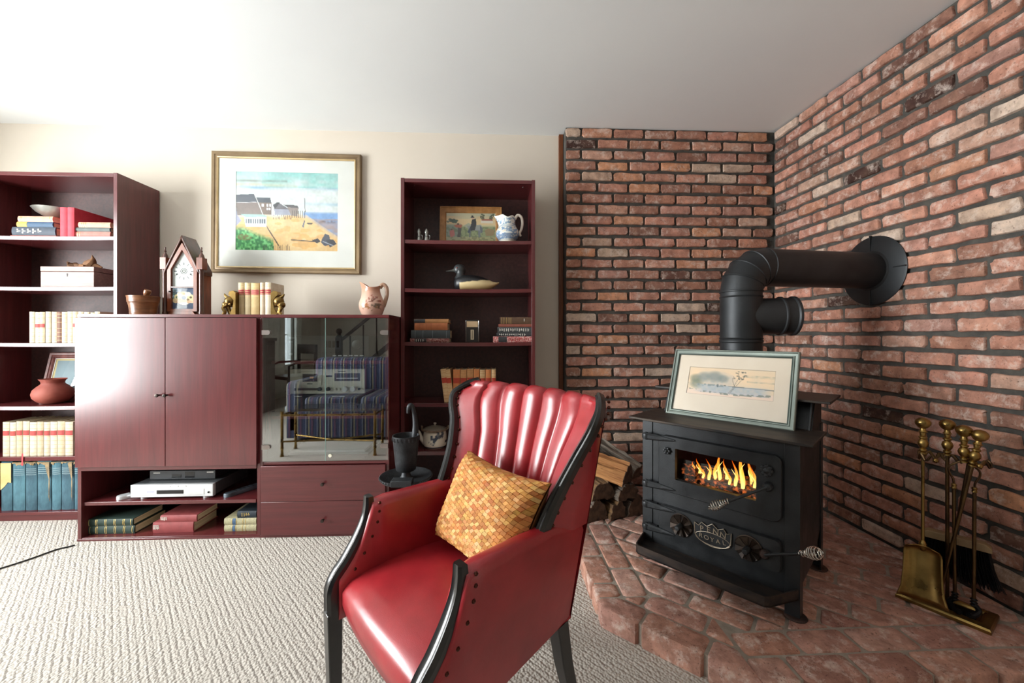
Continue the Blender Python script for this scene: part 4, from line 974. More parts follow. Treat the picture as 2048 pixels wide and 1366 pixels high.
# ------------------------------------------------------------------ bookcases
SHZ = [1.655, 1.365, 1.045, .683, .394, .075]
def bookcase(label, x0, x1, y0=2.40, y1=2.692):
    r = thing('bookcase', label, 'bookcase', ((x0 + x1) / 2, y0, 0)); ox, oy = (x0 + x1) / 2, y0
    def b(n, a, c, d, e_, f_, g_, m, bev=.0012): return B(n, a - ox, c - ox, d - oy, e_ - oy, f_, g_, m, r, bev)
    for s0, s1 in ((x0, x0 + .021), (x1 - .021, x1)): 
        sp = b('side_panel', s0, s1, y0, y1, FZ, 2.02, LAMV)
        m = MB(); xi = (s1 if s0 == x0 else s0) - ox
        for k in range(40): m.lathe([(.0025, -.0006), (.0025, .0006)], 6, (xi - sp.location.x, .045 - sp.location.y, .25 + k * .042 - sp.location.z), 'x'); 
        m.obj('peg_holes', mat('peg_hole_dark', '0c0706', None, .9), sp)
    b('top_panel', x0 + .021, x1 - .021, y0 + .002, y1, 1.996, 2.018, LAMH)
    for z in SHZ[:-1]:
        m = MB(); L = []
        for i in range(13):
            t = i / 12; x = (x0 + .0215) + (x1 - x0 - .043) * t; sag = -.004 * (1 - (2 * t - 1) ** 2)
            L.append([(x - ox, .004, z - .022 + sag), (x - ox, .279, z - .022 + sag), (x - ox, .279, z + sag), (x - ox, .004, z + sag)])
        m.loops(L).obj('shelf', LAMH, r, .001)
    b('bottom_shelf', x0 + .021, x1 - .021, y0 + .004, y1 - .01, SHZ[-1] - .018, SHZ[-1], LAMH)
    b('plinth', x0 + .021, x1 - .021, y0 + .008, y0 + .024, FZ, SHZ[-1] - .018, LAMH)
    b('back_panel', x0 + .021, x1 - .021, y1 - .008, y1, .04, 1.996, LAMD, 0)
    for x in (x0 + .07, x1 - .07): 
        MB().lathe([(.004, 0), (.004, .002)], 10, (x - ox, .06, 1.994)).obj('screw_cap', STEEL, r)
    return r
LB0, LB1 = -2.965, -2.165; RB0, RB1 = -.553, .248
bookcase('tall dark mahogany bookcase holding a clay pot and a wooden box', LB0, LB1)
bookcase('tall dark mahogany bookcase holding a duck decoy beside the brick wall', RB0, RB1)

# ------------------------------------------------------------------ books
PAGES = mat('aged_page_edges', 'b9a888', 'd6c7a8', .9, 0, 3, (80, 1, 1))
GOLDL = mat('gilt_lettering', 'c2a45c', 'dcc487', .4, .6)
WHITEL = mat('white_lettering', 'e6e2d8', None, .6)
BLACKL = mat('black_label', '1c1a1a', None, .6)
def cloth(c, c2=None, rough=.65): return mat('cloth_' + c + (c2 or ''), c, c2 or c, rough, 0, 25, bump=.15, bscale=300, bdist=.001)
def spine_strip(par, t, z0, z1, m, name, x0=-.47, x1=.47):
    L = []; mb = MB(); off = .0009
    P = [(t * (x0 + (x1 - x0) * i / 6), .0045 * (2 * (x0 + (x1 - x0) * i / 6)) ** 2) for i in range(7)]
    mb.loops([[(x, y - off, z) for x, y in P] + [(x, y + .0008, z) for x, y in P[::-1]] for z in (z0, z1)]); return mb.obj(name, m, par)
def book(loc, t, d, h, m, label, group=None, lie=False, yaw=0, tilt=0, label_m=None, lz=(.62, .76), lines=(), line_m=None, marks=None, pages=None):
    mb = MB(); k = .0028
    sp = [(t / 2 * (-1 + i / 4), .0045 * (-1 + i / 4) ** 2) for i in range(9)]
    mb.prism([(-t / 2, d)] + sp + [(t / 2, d), (t / 2 - k, d), (t / 2 - k, .009), (-t / 2 + k, .009), (-t / 2 + k, d)], 0, h, 'z')
    o = mb.obj('book', m, ang=30); tag(o, label, 'book', group)
    MB().box(-t / 2 + k, t / 2 - k, .008, d - .005, .004, h - .004).obj('pages', pages or PAGES, o)
    if label_m: spine_strip(o, t, h * lz[0], h * lz[1], label_m, 'spine_label')
    for z in lines: spine_strip(o, t, h * z, h * z + .0022, line_m or GOLDL, 'spine_line', -.45, .45)
    if marks:                                     # unreadable small lettering along the spine
        z0, z1, mm, n = marks; mk = MB(); rr_ = random.Random(int(h * 1e4) + int(t * 1e5))
        for i in range(n):
            za = h * (z0 + (z1 - z0) * i / n); w_ = h * (z1 - z0) / n
            mk.box(-t * .28, t * .28 * rr_.uniform(.3, 1), -.0008, .001, za, za + w_ * .28)
            if rr_.random() > .4: mk.box(-t * .05, t * .05, -.0008, .001, za, za + w_ * .7)
        mk.obj('spine_lettering', mm, o)
    if lie: o.location = (loc[0], loc[1], loc[2] + t / 2); o.rotation_euler = (0, PI / 2, yaw)
    else: o.location = loc; o.rotation_euler = (0, tilt, yaw)
    return o
def stack(u0, u1, Y, z, specs):
    """lying books given bottom up: (u0,u1,thickness,depth,material,label,kw)"""
    for (a_, b_, t, d, m, label, kw) in specs:
        x0, x1 = XU(a_, Y), XU(b_, Y); book((x0, Y + kw.pop('dy', 0), z), t, d, x1 - x0, m, label, lie=True, **kw); z += t + .0004
    return z
def sh(i, x=None, x0=None): return SHZ[i] + .0004 - .0036
SAL, SAL2, NAVY, BLUE = cloth('d89a82', 'c98872'), cloth('c9786c', 'b8655c'), cloth('39424f', '2f3743'), cloth('33506b', '2b4660')
PINKR = cloth('c23a48', 'b02c3c'); GREYB = cloth('5a625f', '4c5452'); YELL = cloth('d6a94a', 'c99c42')
z = stack(0, 0, 2.425, sh(0), [
    (20, 112, .009, .20, SAL2, 'thin pink book at the bottom of the stack under the metal bowl', {}),
    (23, 110, .048, .17, NAVY, 'thick navy book with white lettering under the blue book', dict(marks=(.12, .72, WHITEL, 5))),
    (33, 105, .030, .17, BLUE, 'blue book with a yellow spine end in the stack under the bowl', dict(label_m=YELL, lz=(.0, .28))),
    (35, 105, .032, .17, SAL, 'salmon book on top of the stack holding the metal bowl', dict(lines=(.06, .1, .9)))])
PEWTER = mat('dull_pewter', '8f918c', 'b5b7b1', .35, .85)
bw = MB().lathe([(.030, 0), (.032, .004), (.05, .014), (.08, .034), (.098, .056), (.1, .058), (.098, .059), (.078, .038), (.05, .02), (.0, .014)], 40).obj('bowl', PEWTER, loc=(XU(112, 2.50), 2.50, z)); tag(bw, 'shallow pewter bowl resting on the salmon book', 'bowl')
for i, (u0, u1) in enumerate(((118.5, 132.5), (133, 147))):
    x0, x1 = XU(u0, 2.42), XU(u1, 2.42); book(((x0 + x1) / 2, 2.42, sh(0)), x1 - x0 - .001, .245, .172, PINKR, 'upright pinkish red book between two stacks of old books', 'twin red books')
z = stack(0, 0, 2.43, sh(0), [
    (149, 220, .036, .17, SAL2, 'worn pink book at the bottom of the stack beside the red books', dict(lines=(.08, .14))),
    (150, 219, .024, .16, GREYB, 'grey-green book in the stack beside the upright red books', {}),
    (156, 220, .030, .16, SAL, 'faded salmon book on top of the stack beside the red books', dict(lines=(.1, .16, .22)))])
# wooden box and root carving
BOXW = mat('grey_brown_box_wood', '7d6560', '93796f', .5, 0, 5, (2, 14, 14)); bx0, bx1 = XU(81, 2.43), XU(188, 2.43)
bo = thing('wooden_box', 'old wooden box with a keyhole on the bookcase shelf', 'box', ((bx0 + bx1) / 2, 2.43, sh(1)))
hw = (bx1 - bx0) / 2; MB().box(-hw, hw, 0, .20, 0, .092).obj('box_body', BOXW, bo, .002); MB().box(-hw - .001, hw + .001, -.001, .201, .094, .122).obj('lid', BOXW, bo, .002)
MB().prism(arc((0, .078), .0045, -60, 240, 12) + [(-.003, .064), (.003, .064)], -.0008, .001).obj('keyhole', BLACKL, bo)
ROOT = mat('driftwood_root', '5c3d26', '8a6242', .8, 0, 20, bump=.6, bscale=60)
rt = MB(); rt.tube(spline([(-.07, 0, .008), (-.05, .01, .016), (-.03, 0, .014), (-.01, 0, .010), (.01, .005, .015), (.03, 0, .02), (.045, 0, .04), (.042, 0, .062)], 4), [.006, .009, .012, .011, .010, .012, .014, .011, .009, .010, .011, .011, .010, .010, .012, .014, .015, .016, .02, .022, .021, .02, .018, .016, .012, .009, .006, .004, .003], 9)
rt.tube([(.03, 0, .018), (.055, .006, .014), (.078, .01, .006)], [.015, .011, .004], 8); rt.tube([(-.04, 0, .012), (-.055, -.012, .02), (-.05, -.02, .026)], [.01, .008, .004], 7); rt.tube([(0, 0, .012), (.01, -.02, .01), (.03, -.025, .008)], [.009, .008, .005], 7); rt.sphere((.03, -.01, .009), .012, 8)
rt = rt.obj('root_carving', ROOT, loc=(XU(166, 2.5), 2.50, sh(1) + .1225)); rt.scale = (1.25, 1.25, 1.25); tag(rt, 'gnarled brown driftwood root on top of the wooden box', 'ornament')
# cream sets
CREAM = [cloth('c2b7a0', 'b0a38a'), cloth('c9bfaa', 'b7aa91'), cloth('bbad90', 'a8987b')]; REDL = cloth('a83a34', '94302c'); BRN = cloth('6e4632', '5b3828')
rb_ = random.Random(12); u = 57.0; i = 0
while u < 196:
    x0, x1 = XU(u, 2.425), XU(u + 10.8, 2.425)
    book(((x0 + x1) / 2, 2.425 + rb_.uniform(-.004, .004), sh(2)), x1 - x0 - .0012, .15, .178 + rb_.uniform(-.002, .003), BRN if i in (5,) else CREAM[i % 3], 'brown book standing in the row of cream books above the clay pot' if i == 5 else ('cream book with a small red label in the row above the clay pot' if i in (1, 2, 8, 9) else 'plain cream book without a red label in the row above the clay pot'), 'cream books on the middle shelf', label_m=REDL if i in (1, 2, 9, 8) else None, lz=(.50, .62), lines=(.08, .2, .33, .46, .66, .8, .92), line_m=cloth('b09a6c')); u += 11; i += 1
u = 3.5; i = 0
while u < 140:
    t_ = [14, 12.5, 13, 13.5, 14, 13, 12.5, 14, 15, 16][i % 10]
    x0, x1 = XU(u, 2.425), XU(u + t_, 2.425)
    book(((x0 + x1) / 2, 2.425, sh(4)), x1 - x0 - .0015, .17, .196 + rb_.uniform(-.003, .003), CREAM[i % 3], 'cream book with a red spine label above the tattered blue volumes', 'cream books with red labels', label_m=REDL, lz=(.60, .74), lines=(.08, .2, .32, .44, .56, .80, .92), line_m=cloth('b09a6c')); u += t_ + .4; i += 1
# tattered blue volumes: wide worn books
TEAL = [mat('worn_teal_cloth_%d' % k, c1, c2, .85, 0, 14, (1, 1, .5), bump=.4, bscale=80) for k, (c1, c2) in enumerate((('2c4a56', '4d7380'), ('34535f', '55808c'), ('28424e', '466a77')))]
TORN = mat('torn_spine_lining', 'a98d62', '2e3d44', .9, 0, 10, lo=.42, hi=.62); u = 0.5
for i, wd in enumerate((23, 25, 23, 28, 19, 25, 12)):
    x0, x1 = XU(u, 2.43), XU(u + wd, 2.43)
    o = book(((x0 + x1) / 2, 2.43, SHZ[5] + .0004), x1 - x0 - .003, .22, .282 + rb_.uniform(-.008, .004), TEAL[i % 3], ['tattered blue volume with a torn yellow paper spine on the bottom shelf', 'whole-spined blue volume beside the one with torn yellow paper', 'wide blue volume between two tattered ones on the bottom shelf', 'widest blue volume with a brown torn flap on the bottom shelf', 'narrow blue volume between two volumes with torn flaps', 'blue volume with a torn flap beside the narrowest volume', 'narrowest blue volume beside the television cabinet'][i], 'tattered blue volumes', lines=(.74, .78, .82, .86) if i else (), line_m=cloth('8fa0a0'))
    t_ = x1 - x0 - .003; mb = MB(); rr_ = random.Random(i + 40); P = [(-t_ * .5, .278)]
    for k in range(9): P.append((-t_ * .5 + t_ * k / 8, .278 - rr_.uniform(.002, .022 if i else .02)))
    if i == 0: P = [(-t_ * .48, .275), (-t_ * .48, .12), (-t_ * .1, .14), (t_ * .2, .165), (t_ * .48, .16), (t_ * .48, .275)]
    else: P += [(t_ * .5, .278)]
    mb.prism(P, -.0016, -.0008); mb.obj('torn_edge', mat('torn_paper', 'c9a56c', 'd8bb86', .9, 0, 8) if i == 0 else TORN, o); u += wd + .6
    if i in (3, 5):
        mb = MB(); mb.prism([(t_ * .1, .27), (t_ * .45, .28), (t_ * .48, .05), (t_ * .38, .08), (t_ * .42, .18), (t_ * .25, .22)], -.003, -.0016); mb.obj('torn_flap', TORN, o)
# red ribbon hanging from the cream set
tag(MB().loops([[(-.004, 0, .02), (.004, 0, .02), (.004, .0008, .02), (-.004, .0008, .02)], [(-.004, -.001, -.03), (.004, -.001, -.03), (.004, 0, -.03), (-.004, 0, -.03)], [(-.006, -.002, -.045), (.005, -.002, -.05), (.005, -.001, -.05), (-.006, -.001, -.045)]]).obj('ribbon_bookmark', cloth('c0363c'), loc=(XU(45, 2.40), 2.3995, SHZ[4] - .002)), 'red ribbon bookmark hanging over the bookcase shelf edge', 'ribbon')
# leaning frame and clay pot
a = Art(60, 60, '7f9298', 9); a.put((a.X < .07) | (a.X > .93) | (a.Y < .06) | (a.Y > .94), 'c2b27c', .9)
make_frame('small_framed_picture', 'wood-framed picture leaning behind the clay pot', .31, .305, .036, .02, mat('red_brown_frame_wood', '5a2f2a', '7a4840', .4, 0, 6, (6, 6, 6)), a, .234, .23, None, ((XU(80, 2.60) + .155), 2.585, sh(3)), (-.22, 0, 0))
CLAY = mat('terracotta_clay', '7d3b30', '93493a', .7, 0, 6, bump=.15, bscale=90)
cp_ = MB().lathe([(.05, 0), (.055, .002), (.085, .014), (.108, .036), (.114, .058), (.106, .082), (.084, .102), (.066, .114), (.062, .122), (.066, .134), (.076, .144), (.077, .146), (.073, .1455), (.060, .134), (.054, .12), (.07, .10), (.09, .06), (.0, .01)], 48).obj('clay_pot', CLAY, loc=(XU(108, 2.52), 2.515, sh(3))); cp_.scale = (.78, .78, 1); tag(cp_, 'squat terracotta clay pot with a flared rim', 'pot')

# ------------------------------------------------------------------ console: television cabinet and stereo cabinet
CY = 2.155; CB = 2.69; CX0, CXM, CX1 = -2.141, -1.224, -.5575; CT = 1.195
KNOB = mat('dark_bronze_knob', '2a2624', '453d38', .35, .8)
def knob(par, x, y, z):
    return MB().lathe([(.0045, 0), (.0045, .010), (.008, .013), (.0095, .018), (.008, .022), (.001, .023)], 16, (x, y, z), 'y').obj('knob', KNOB, par)
tv = thing('television_cabinet', 'mahogany cabinet with two closed doors over open shelves', 'cabinet', (CX0, CY, 0))
def tb(n, x0, x1, y0, y1, z0, z1, m=LAMH, bev=.0012): return B(n, x0 - CX0, x1 - CX0, y0 - CY, y1 - CY, z0, z1, m, tv, bev)
tb('side_panel', CX0, CX0 + .018, CY + .002, CB, FZ, CT - .017, LAMV); tb('side_panel', CXM - .018, CXM - .0005, CY + .002, CB, FZ, CT - .017, LAMV)
tb('top_panel', CX0, CXM - .0005, CY, CB, CT - .017, CT); tb('bottom_panel', CX0 + .018, CXM - .018, CY + .004, CB, .027, .041)
tb('middle_panel', CX0 + .018, CXM - .018, CY - .004, CB, .388, .408); tb('open_shelf', CX0 + .019, CXM - .03, CY + .012, CB - .02, .203, .221)
tb('back_panel', CX0 + .018, CXM - .018, CB - .006, CB - .001, .042, CT - .017, LAMD, 0); tb('toe_rail', CX0, CXM - .0005, CY - .002, CY + .016, FZ, .036)
xm = -1.691
for x0, x1, kx in ((CX0 + .006, xm - .0015, xm - .028), (xm + .0015, CXM - .010, xm + .010)):
    d_ = tb('door', x0, x1, CY - .018, CY - .001, .410, CT - .020, LAMV); kn = knob(d_, kx - CX0 - d_.location.x, -.0095, .778 - d_.location.z)
# electronics on the open shelf
SILV = mat('silver_plastic', 'c9cbcc', 'd6d8d9', .3, .35); DKGR = mat('charcoal_plastic', '202224', '2b2d30', .4); BLKG = mat('black_gloss_panel', '08080a', '101014', .12)
dz = .2214; dx0, dx1 = -1.905, -1.485
dv = thing('dvd_player', 'silver disc player on the open shelf of the television cabinet', 'dvd player', (dx0, CY + .03, dz))
dw = dx1 - dx0
MB().box(0, dw, 0, .022, .012, .078).obj('front_panel', SILV, dv, .003); MB().box(.002, dw - .002, .022, .30, .014, .077).obj('case', mat('grey_metal_case', '6a6f72', '7b8083', .38, .7), dv, .002)
MB().box(.035, dw - .045, -.0015, .001, .024, .054).obj('disc_tray', SILV, dv, .001); MB().box(.135, .27, -.003, .0, .030, .050).obj('display', BLKG, dv, .0005)
for x in (.05, dw - .05):
    for y in (.03, .26): MB().lathe([(.018, 0), (.019, .004), (.019, .012)], 18, (x, y, 0)).obj('foot', SILV, dv)
MB().box(.085, .122, -.002, .0, .038, .046).obj('logo_strip', mat('pale_violet_print', 'a9a9cc', None, .5), dv)
for x in (.26, .3, .34): MB().lathe([(.0035, 0), (.0035, .002)], 10, (x - .06, .0, .068), 'y').obj('button', SILV, dv)
MB().lathe([(.005, 0), (.005, .003)], 12, (dw - .022, .0, .035), 'y').obj('button', BLKG, dv)
cbx = thing('cable_box', 'black cable box on top of the silver disc player', 'cable box', (-1.865, CY + .100, dz + .0778))
MB().box(0, .345, 0, .15, .003, .05).obj('case', DKGR, cbx, .002); MB().box(.115, .165, -.001, .001, .012, .03).obj('display', BLKG, cbx)
MB().box(.02, .055, -.001, .001, .037, .041).obj('logo_strip', WHITEL, cbx); MB().box(.30, .335, -.001, .001, .038, .042).obj('logo_strip', WHITEL, cbx)
MB().box(.185, .235, -.0008, .001, .01, .043).obj('sticker', BLKG, cbx)
for x in (.02, .325):
    for y in (.02, .13): MB().lathe([(.008, 0), (.008, .004)], 10, (x, y, 0)).obj('foot', DKGR, cbx)
def remote(label, m, loc, rz, L=.17):
    r = thing('remote_control', label, 'remote control', loc, rz)
    MB().loops([[(x, y, z) for x, y in arc((0, L), .019, 0, 180, 6) + arc((0, 0), .022, 180, 360, 6)] for z in (0, .014)] + [[(x * .85, y * .98 + .001, .019) for x, y in arc((0, L), .019, 0, 180, 6) + arc((0, 0), .022, 180, 360, 6)]]).obj('case', m, r)
    kb = MB().sphere((0, 0, 0), .004, 8, (1, 1, .5)).mesh('button', [DKGR])
    for i in range(5):
        for j in (-1, 0, 1): o_ = link('button', kb, r); o_.location = (j * .010, .035 + i * .022, .0188)
    return r
remote('silver remote control beside the disc player', SILV, (-1.965, CY + .05, dz), -.62, .10); remote('dark remote control with a silver tip beside the disc player', mat('dark_remote', '2f3338', '5d6973', .4, .2), (-1.425, CY + .06, dz), -.55, .15)
# books under the shelf
GRN = cloth('22382f', '1a2c26'); RED2 = cloth('8f4040', '7d3535'); PAT = mat('marbled_spine', '8d8a72', 'b3aa82', .7, 0, 180); DGREEN = cloth('1d2a33', '172129')
bz0 = .0414
def gb(u0, u1, t, d, m, label, z, **kw):
    x0, x1 = XU(u0, 2.19), XU(u1, 2.19); book((x0, 2.19, z), t, d, x1 - x0, m, label, lie=True, **kw)
gb(176, 268, .042, .21, GRN, 'dark green book with gold panelled spine at the bottom of the pair', bz0, lines=(.03, .16, .19, .36, .39, .56, .59, .76, .79, .95)); gb(174, 265, .036, .20, GRN, 'dark green gold-tooled book on top of its matching volume', bz0 + .0424, lines=(.03, .18, .21, .38, .41, .58, .61, .78, .81, .95))
gb(305, 386, .056, .19, RED2, 'thick red cloth book lying under a thinner red one', bz0, marks=(.02, .17, WHITEL, 6)); gb(320, 393, .036, .17, RED2, 'thinner red cloth book lying on a thick red one', bz0 + .0564, marks=(.02, .2, WHITEL, 6))
gb(448, 512, .034, .20, PAT, 'patterned gold book at the bottom of the short stack', bz0, label_m=cloth('3e5a78'), lz=(.26, .34), lines=(.24, .36, .56, .66)); gb(448, 512, .036, .20, PAT, 'patterned gold book with a blue band in the short stack', bz0 + .0344, label_m=cloth('3e5a78'), lz=(.26, .36), lines=(.24, .38, .58, .66)); gb(474, 512, .036, .15, DGREEN, 'small black book on top of the patterned books', bz0 + .0708, marks=(.25, .7, GOLDL, 4))

sc_ = thing('stereo_cabinet', 'mahogany stereo cabinet with glass doors above two drawers', 'cabinet', (CXM, CY, 0))
def sb(n, x0, x1, y0, y1, z0, z1, m=LAMH, bev=.0012, par=sc_): return B(n, x0 - CXM, x1 - CXM, y0 - CY, y1 - CY, z0, z1, m, par, bev)
sb('side_panel', CXM, CXM + .014, CY + .001, CB, FZ, CT - .017, LAMV); sb('side_panel', CX1 - .018, CX1, CY + .001, CB, FZ, CT - .017, LAMV)
sb('top_panel', CXM, CX1, CY, CB, CT - .017, CT); sb('bottom_panel', CXM + .014, CX1 - .018, CY + .02, CB, .030, .042); sb('middle_panel', CXM + .014, CX1 - .018, CY + .002, CB, .404, .420)
sb('toe_rail', CXM, CX1, CY - .004, CY + .018, FZ, .039); sb('back_panel', CXM + .014, CX1 - .018, CB - .006, CB - .001, .042, CT - .017, LAMD, 0)
for z in (.646, .946): sb('inner_shelf', CXM + .015, CX1 - .019, CY + .075, CB - .01, z - .018, z)
for z0, z1 in ((.041, .2155), (.2175, .402)):
    d_ = sb('drawer', CXM + .010, CX1 - .016, CY - .016, CY - .001, z0, z1); knob(d_, -.892 - CXM - d_.location.x, -.009, 0 + (.0 if z0 > .1 else -.008))
SMOKE = glass_mat('cabinet_door_glass', (.87, .90, .89), .15); EDGE = mat('glass_edge_green', '7fa39a', '9dbdb4', .15)
for x0, x1, hx in ((CXM + .013, -.8885, CXM + .013), (-.8865, CX1 - .003, CX1 - .003)):
    d_ = sb('glass_door', x0, x1, CY - .006, CY - .001, .424, CT - .019, SMOKE, 0)
    xe = x1 if hx < -1 else x0; sgn = 1 if hx < -1 else -1
    sb('door_edge', min(xe, xe + sgn * .0012), max(xe, xe + sgn * .0012), CY - .006, CY - .001, .424, CT - .019, EDGE, 0)
    for z in (.50, 1.10):
        m = MB(); cx = hx - CXM - d_.location.x; s_ = 1 if hx < -1 else -1
        m.prism([(cx, z - .012 - d_.location.z), (cx + s_ * .030, z - .012 - d_.location.z)] + [(cx + s_ * (.030 + .012 * math.cos(t)), z - d_.location.z + .012 * math.sin(t)) for t in np.linspace(-PI / 2, PI / 2, 8)] + [(cx, z + .012 - d_.location.z)], -.008, .008); m.obj('hinge', mat('nickel_hinge', '8b817c', 'a39993', .3, .8), d_)
MB().lathe([(.009, 0), (.009, .004)], 18, (-.862 - CXM, -.007, .452), 'y').obj('magnet_catch', mat('cream_button', 'dcd8c4', None, .4), sc_)
# hi-fi components
CHAMP = mat('champagne_metal', 'c3bfb2', 'd2cec2', .35, .5); DARKW = mat('dark_meter_window', '2d2f33', '4a4c50', .2); BLKM2 = mat('black_hifi_case', '141517', '1e2023', .45)
cs = thing('cassette_deck', 'champagne coloured cassette deck behind the glass doors', 'cassette deck', (-1.138, CY + .13, .7545))
W_ = .412
MB().box(0, W_, 0, .012, .004, .142).obj('front_panel', CHAMP, cs, .0015); MB().box(.004, W_ - .004, .012, .24, .004, .138).obj('case', BLKM2, cs)
dr = MB().box(.05, .175, -.004, .001, .052, .128).obj('cassette_door', CHAMP, cs, .001); MB().box(.072, .152, -.0055, -.003, .072, .115).obj('cassette_window', DARKW, dr); MB().box(.112, .132, -.0063, -.005, .090, .100).obj('cassette_label', mat('amber_label', 'c88a4a', None, .5), dr); MB().box(.096, .125, -.005, -.0035, .058, .062).obj('logo_strip', BLACKL, dr)
MB().box(.048, .155, -.012, .001, .024, .036).obj('lever_bar', mat('brown_lever', '3c2f2a', '4a3a33', .4), cs, .001)
MB().box(.245, .385, -.002, .001, .075, .118).obj('meter_window', DARKW, cs); MB().box(.255, .375, -.0026, -.001, .088, .092).obj('meter_scale', SILV, cs); MB().box(.197, .232, -.001, .001, .098, .106).obj('counter', BLKG, cs); MB().box(.265, .305, -.0008, .001, .126, .130).obj('logo_strip', DKGR, cs)
for x, r_, m_ in ((.165, .011, DKGR), (.212, .011, DKGR), (.305, .015, SILV), (.348, .015, SILV), (.384, .006, BLKG)): MB().lathe([(r_, 0), (r_, .012), (r_ * .9, .016), (.001, .016)], 20, (x, 0, .030), 'y').obj('knob', m_, cs)
for x in (.025, .247, .268): MB().box(x, x + .009, -.006, .001, .022, .036).obj('switch', DKGR if x < .1 else CHAMP, cs, .001)
for x in (.03, W_ - .03):
    for y in (.03, .2): MB().lathe([(.01, 0), (.01, .005)], 10, (x, y, 0)).obj('foot', BLKM2, cs)
tp_ = thing('tape_player', 'black audio component under the champagne cassette deck', 'audio player', (-1.160, CY + .135, .6464))
MB().box(0, .437, 0, .014, .005, .106).obj('front_panel', BLKM2, tp_, .002); MB().box(.003, .434, .014, .27, .005, .104).obj('case', BLKM2, tp_)
MB().box(.04, .175, -.003, .001, .03, .088).obj('tray_door', DARKW, tp_, .001); MB().box(.22, .39, -.002, .001, .06, .085).obj('display', BLKG, tp_)
for k in range(7): MB().box(.22 + k * .025, .24 + k * .025, -.004, .001, .03, .044).obj('button', DKGR, tp_)
MB().box(.045, .085, -.001, .001, .095, .099).obj('logo_strip', SILV, tp_); MB().box(.25, .32, -.001, .001, .094, .097).obj('logo_strip', SILV, tp_)
for x in (.03, .4):
    for y in (.03, .24): MB().lathe([(.012, 0), (.012, .006)], 10, (x, y, 0)).obj('foot', BLKM2, tp_)
rc_ = thing('stereo_receiver', 'black stereo receiver on the top shelf behind the glass doors', 'receiver', (-1.155, CY + .135, .9464))
MB().box(0, .45, 0, .014, .006, .138).obj('front_panel', BLKM2, rc_, .002); MB().box(.003, .447, .014, .30, .006, .136).obj('case', BLKM2, rc_)
MB().box(.045, .30, -.002, .001, .062, .118).obj('tuner_window', DARKW, rc_, .001)
for k in range(4): MB().box(.205 + k * .022, .219 + k * .022, -.003, -.001, .070, .108).obj('meter', BLKG, rc_)
for k in range(12): MB().lathe([(.005, 0), (.005, .006), (.001, .006)], 10, (.06 + k * .022, 0, .042), 'y').obj('button', DKGR, rc_)
MB().lathe([(.024, 0), (.024, .016), (.021, .018), (.001, .018)], 28, (.385, 0, .088), 'y').obj('volume_knob', DKGR, rc_)
for k in range(6): MB().box(.25 + k * .03, .27 + k * .03, -.003, .001, .022, .027).obj('button', SILV, rc_)
MB().box(.01, .04, -.001, .001, .122, .126).obj('logo_strip', SILV, rc_); MB().box(.01, .03, -.001, .001, .1, .104).obj('logo_strip', SILV, rc_)
MB().lathe([(.007, 0), (.007, .002), (.004, .002)], 16, (.022, 0, .034), 'y').obj('headphone_jack', SILV, rc_)
for x in (.03, .42):
    for y in (.03, .27): MB().lathe([(.012, 0), (.012, .007)], 10, (x, y, 0)).obj('foot', BLKM2, rc_)
# papers at the bottom of the stereo cabinet
for k, (w_, d_, m_, lb) in enumerate(((.44, .27, mat('grey_folder', '55585a', '65686a', .7), 'grey record sleeve at the bottom of the stereo cabinet'), (.41, .25, mat('pale_booklet', '8d9191', '9da1a1', .5), 'pale booklet on top of the grey record sleeve'))):
    tag(MB().box(0, w_, 0, d_, 0, .012).obj('record_sleeve', m_, None, .001, loc=(-1.145 + k * .012, CY + .12, .4204 + k * .0124)), lb, 'record sleeve')

# ------------------------------------------------------------------ things on top of the console
WALN = mat('walnut_clock_wood', '5d2e1c', '85472b', .32, 0, 4, (12, 12, 2), coat=.3); WALD = mat('dark_clock_wood', '3d211a', '5b3527', .3, 0, 5, (10, 10, 2), coat=.3)
ck = thing('steeple_clock', 'wooden steeple clock with pointed roof and painted glass on the cabinet', 'clock', (-1.825, 2.43, CT + .0003))
hw = .118
MB().box(-hw, hw, -.012, .105, 0, .012).obj('base_board', WALN, ck, .003); MB().prism([(-.075, .012), (.075, .012), (.06, .032), (-.06, .032)], -.006, .01).obj('base_ramp', WALN, ck, .001)
apex = .478; ez = .285
MB().prism([(-.092, .012), (.092, .012), (.092, ez), (0, apex - .022), (-.092, ez)], .012, .105).obj('case', WALN, ck, .001)
for sg in (-1, 1):
    m = MB(); P0, P1 = Vector((sg * .098, 0, ez - .01)), Vector((0, 0, apex)); m.loops([[(p_.x, y, p_.z + dz_) for p_, dz_ in ((P0, 0), (P1, 0), (P1, -.028), (P0, -.028))] for y in (-.010, .108)]); m.obj('roof_slope', WALD, ck, .004)
    MB().lathe([(.013, .012), (.0145, .02), (.012, .03), (.012, .262), (.0145, .275)], 18, (sg * .103, .006, 0)).obj('column', WALD, ck)
    m = MB(); m.box(sg * .103 - .017, sg * .103 + .017, -.011, .03, .276, .345); cap_ = m.obj('pinnacle_block', WALN, ck, .001)
    MB().lathe([(.0165, .345), (.014, .352), (.012, .362), (.005, .374), (.004, .38), (.007, .384), (.004, .388), (.003, .398), (.0045, .403), (.003, .408), (.0005, .41)], 14, (sg * .103, .008, 0)).obj('finial', WALD, ck)
fr_ = MB(); o_ = [(-.084, .03), (.084, .03), (.084, .285), (0, .432), (-.084, .285)]; i_ = [(-.064, .045), (.064, .045), (.064, .278), (0, .392), (-.064, .278)]
fr_.loops([[(x, .012, z) for x, z in o_], [(x, -.004, z) for x, z in o_], [(x, -.004, z) for x, z in i_], [(x, .012, z) for x, z in i_]], False, False); fr_ = fr_.obj('door_frame', WALN, ck)
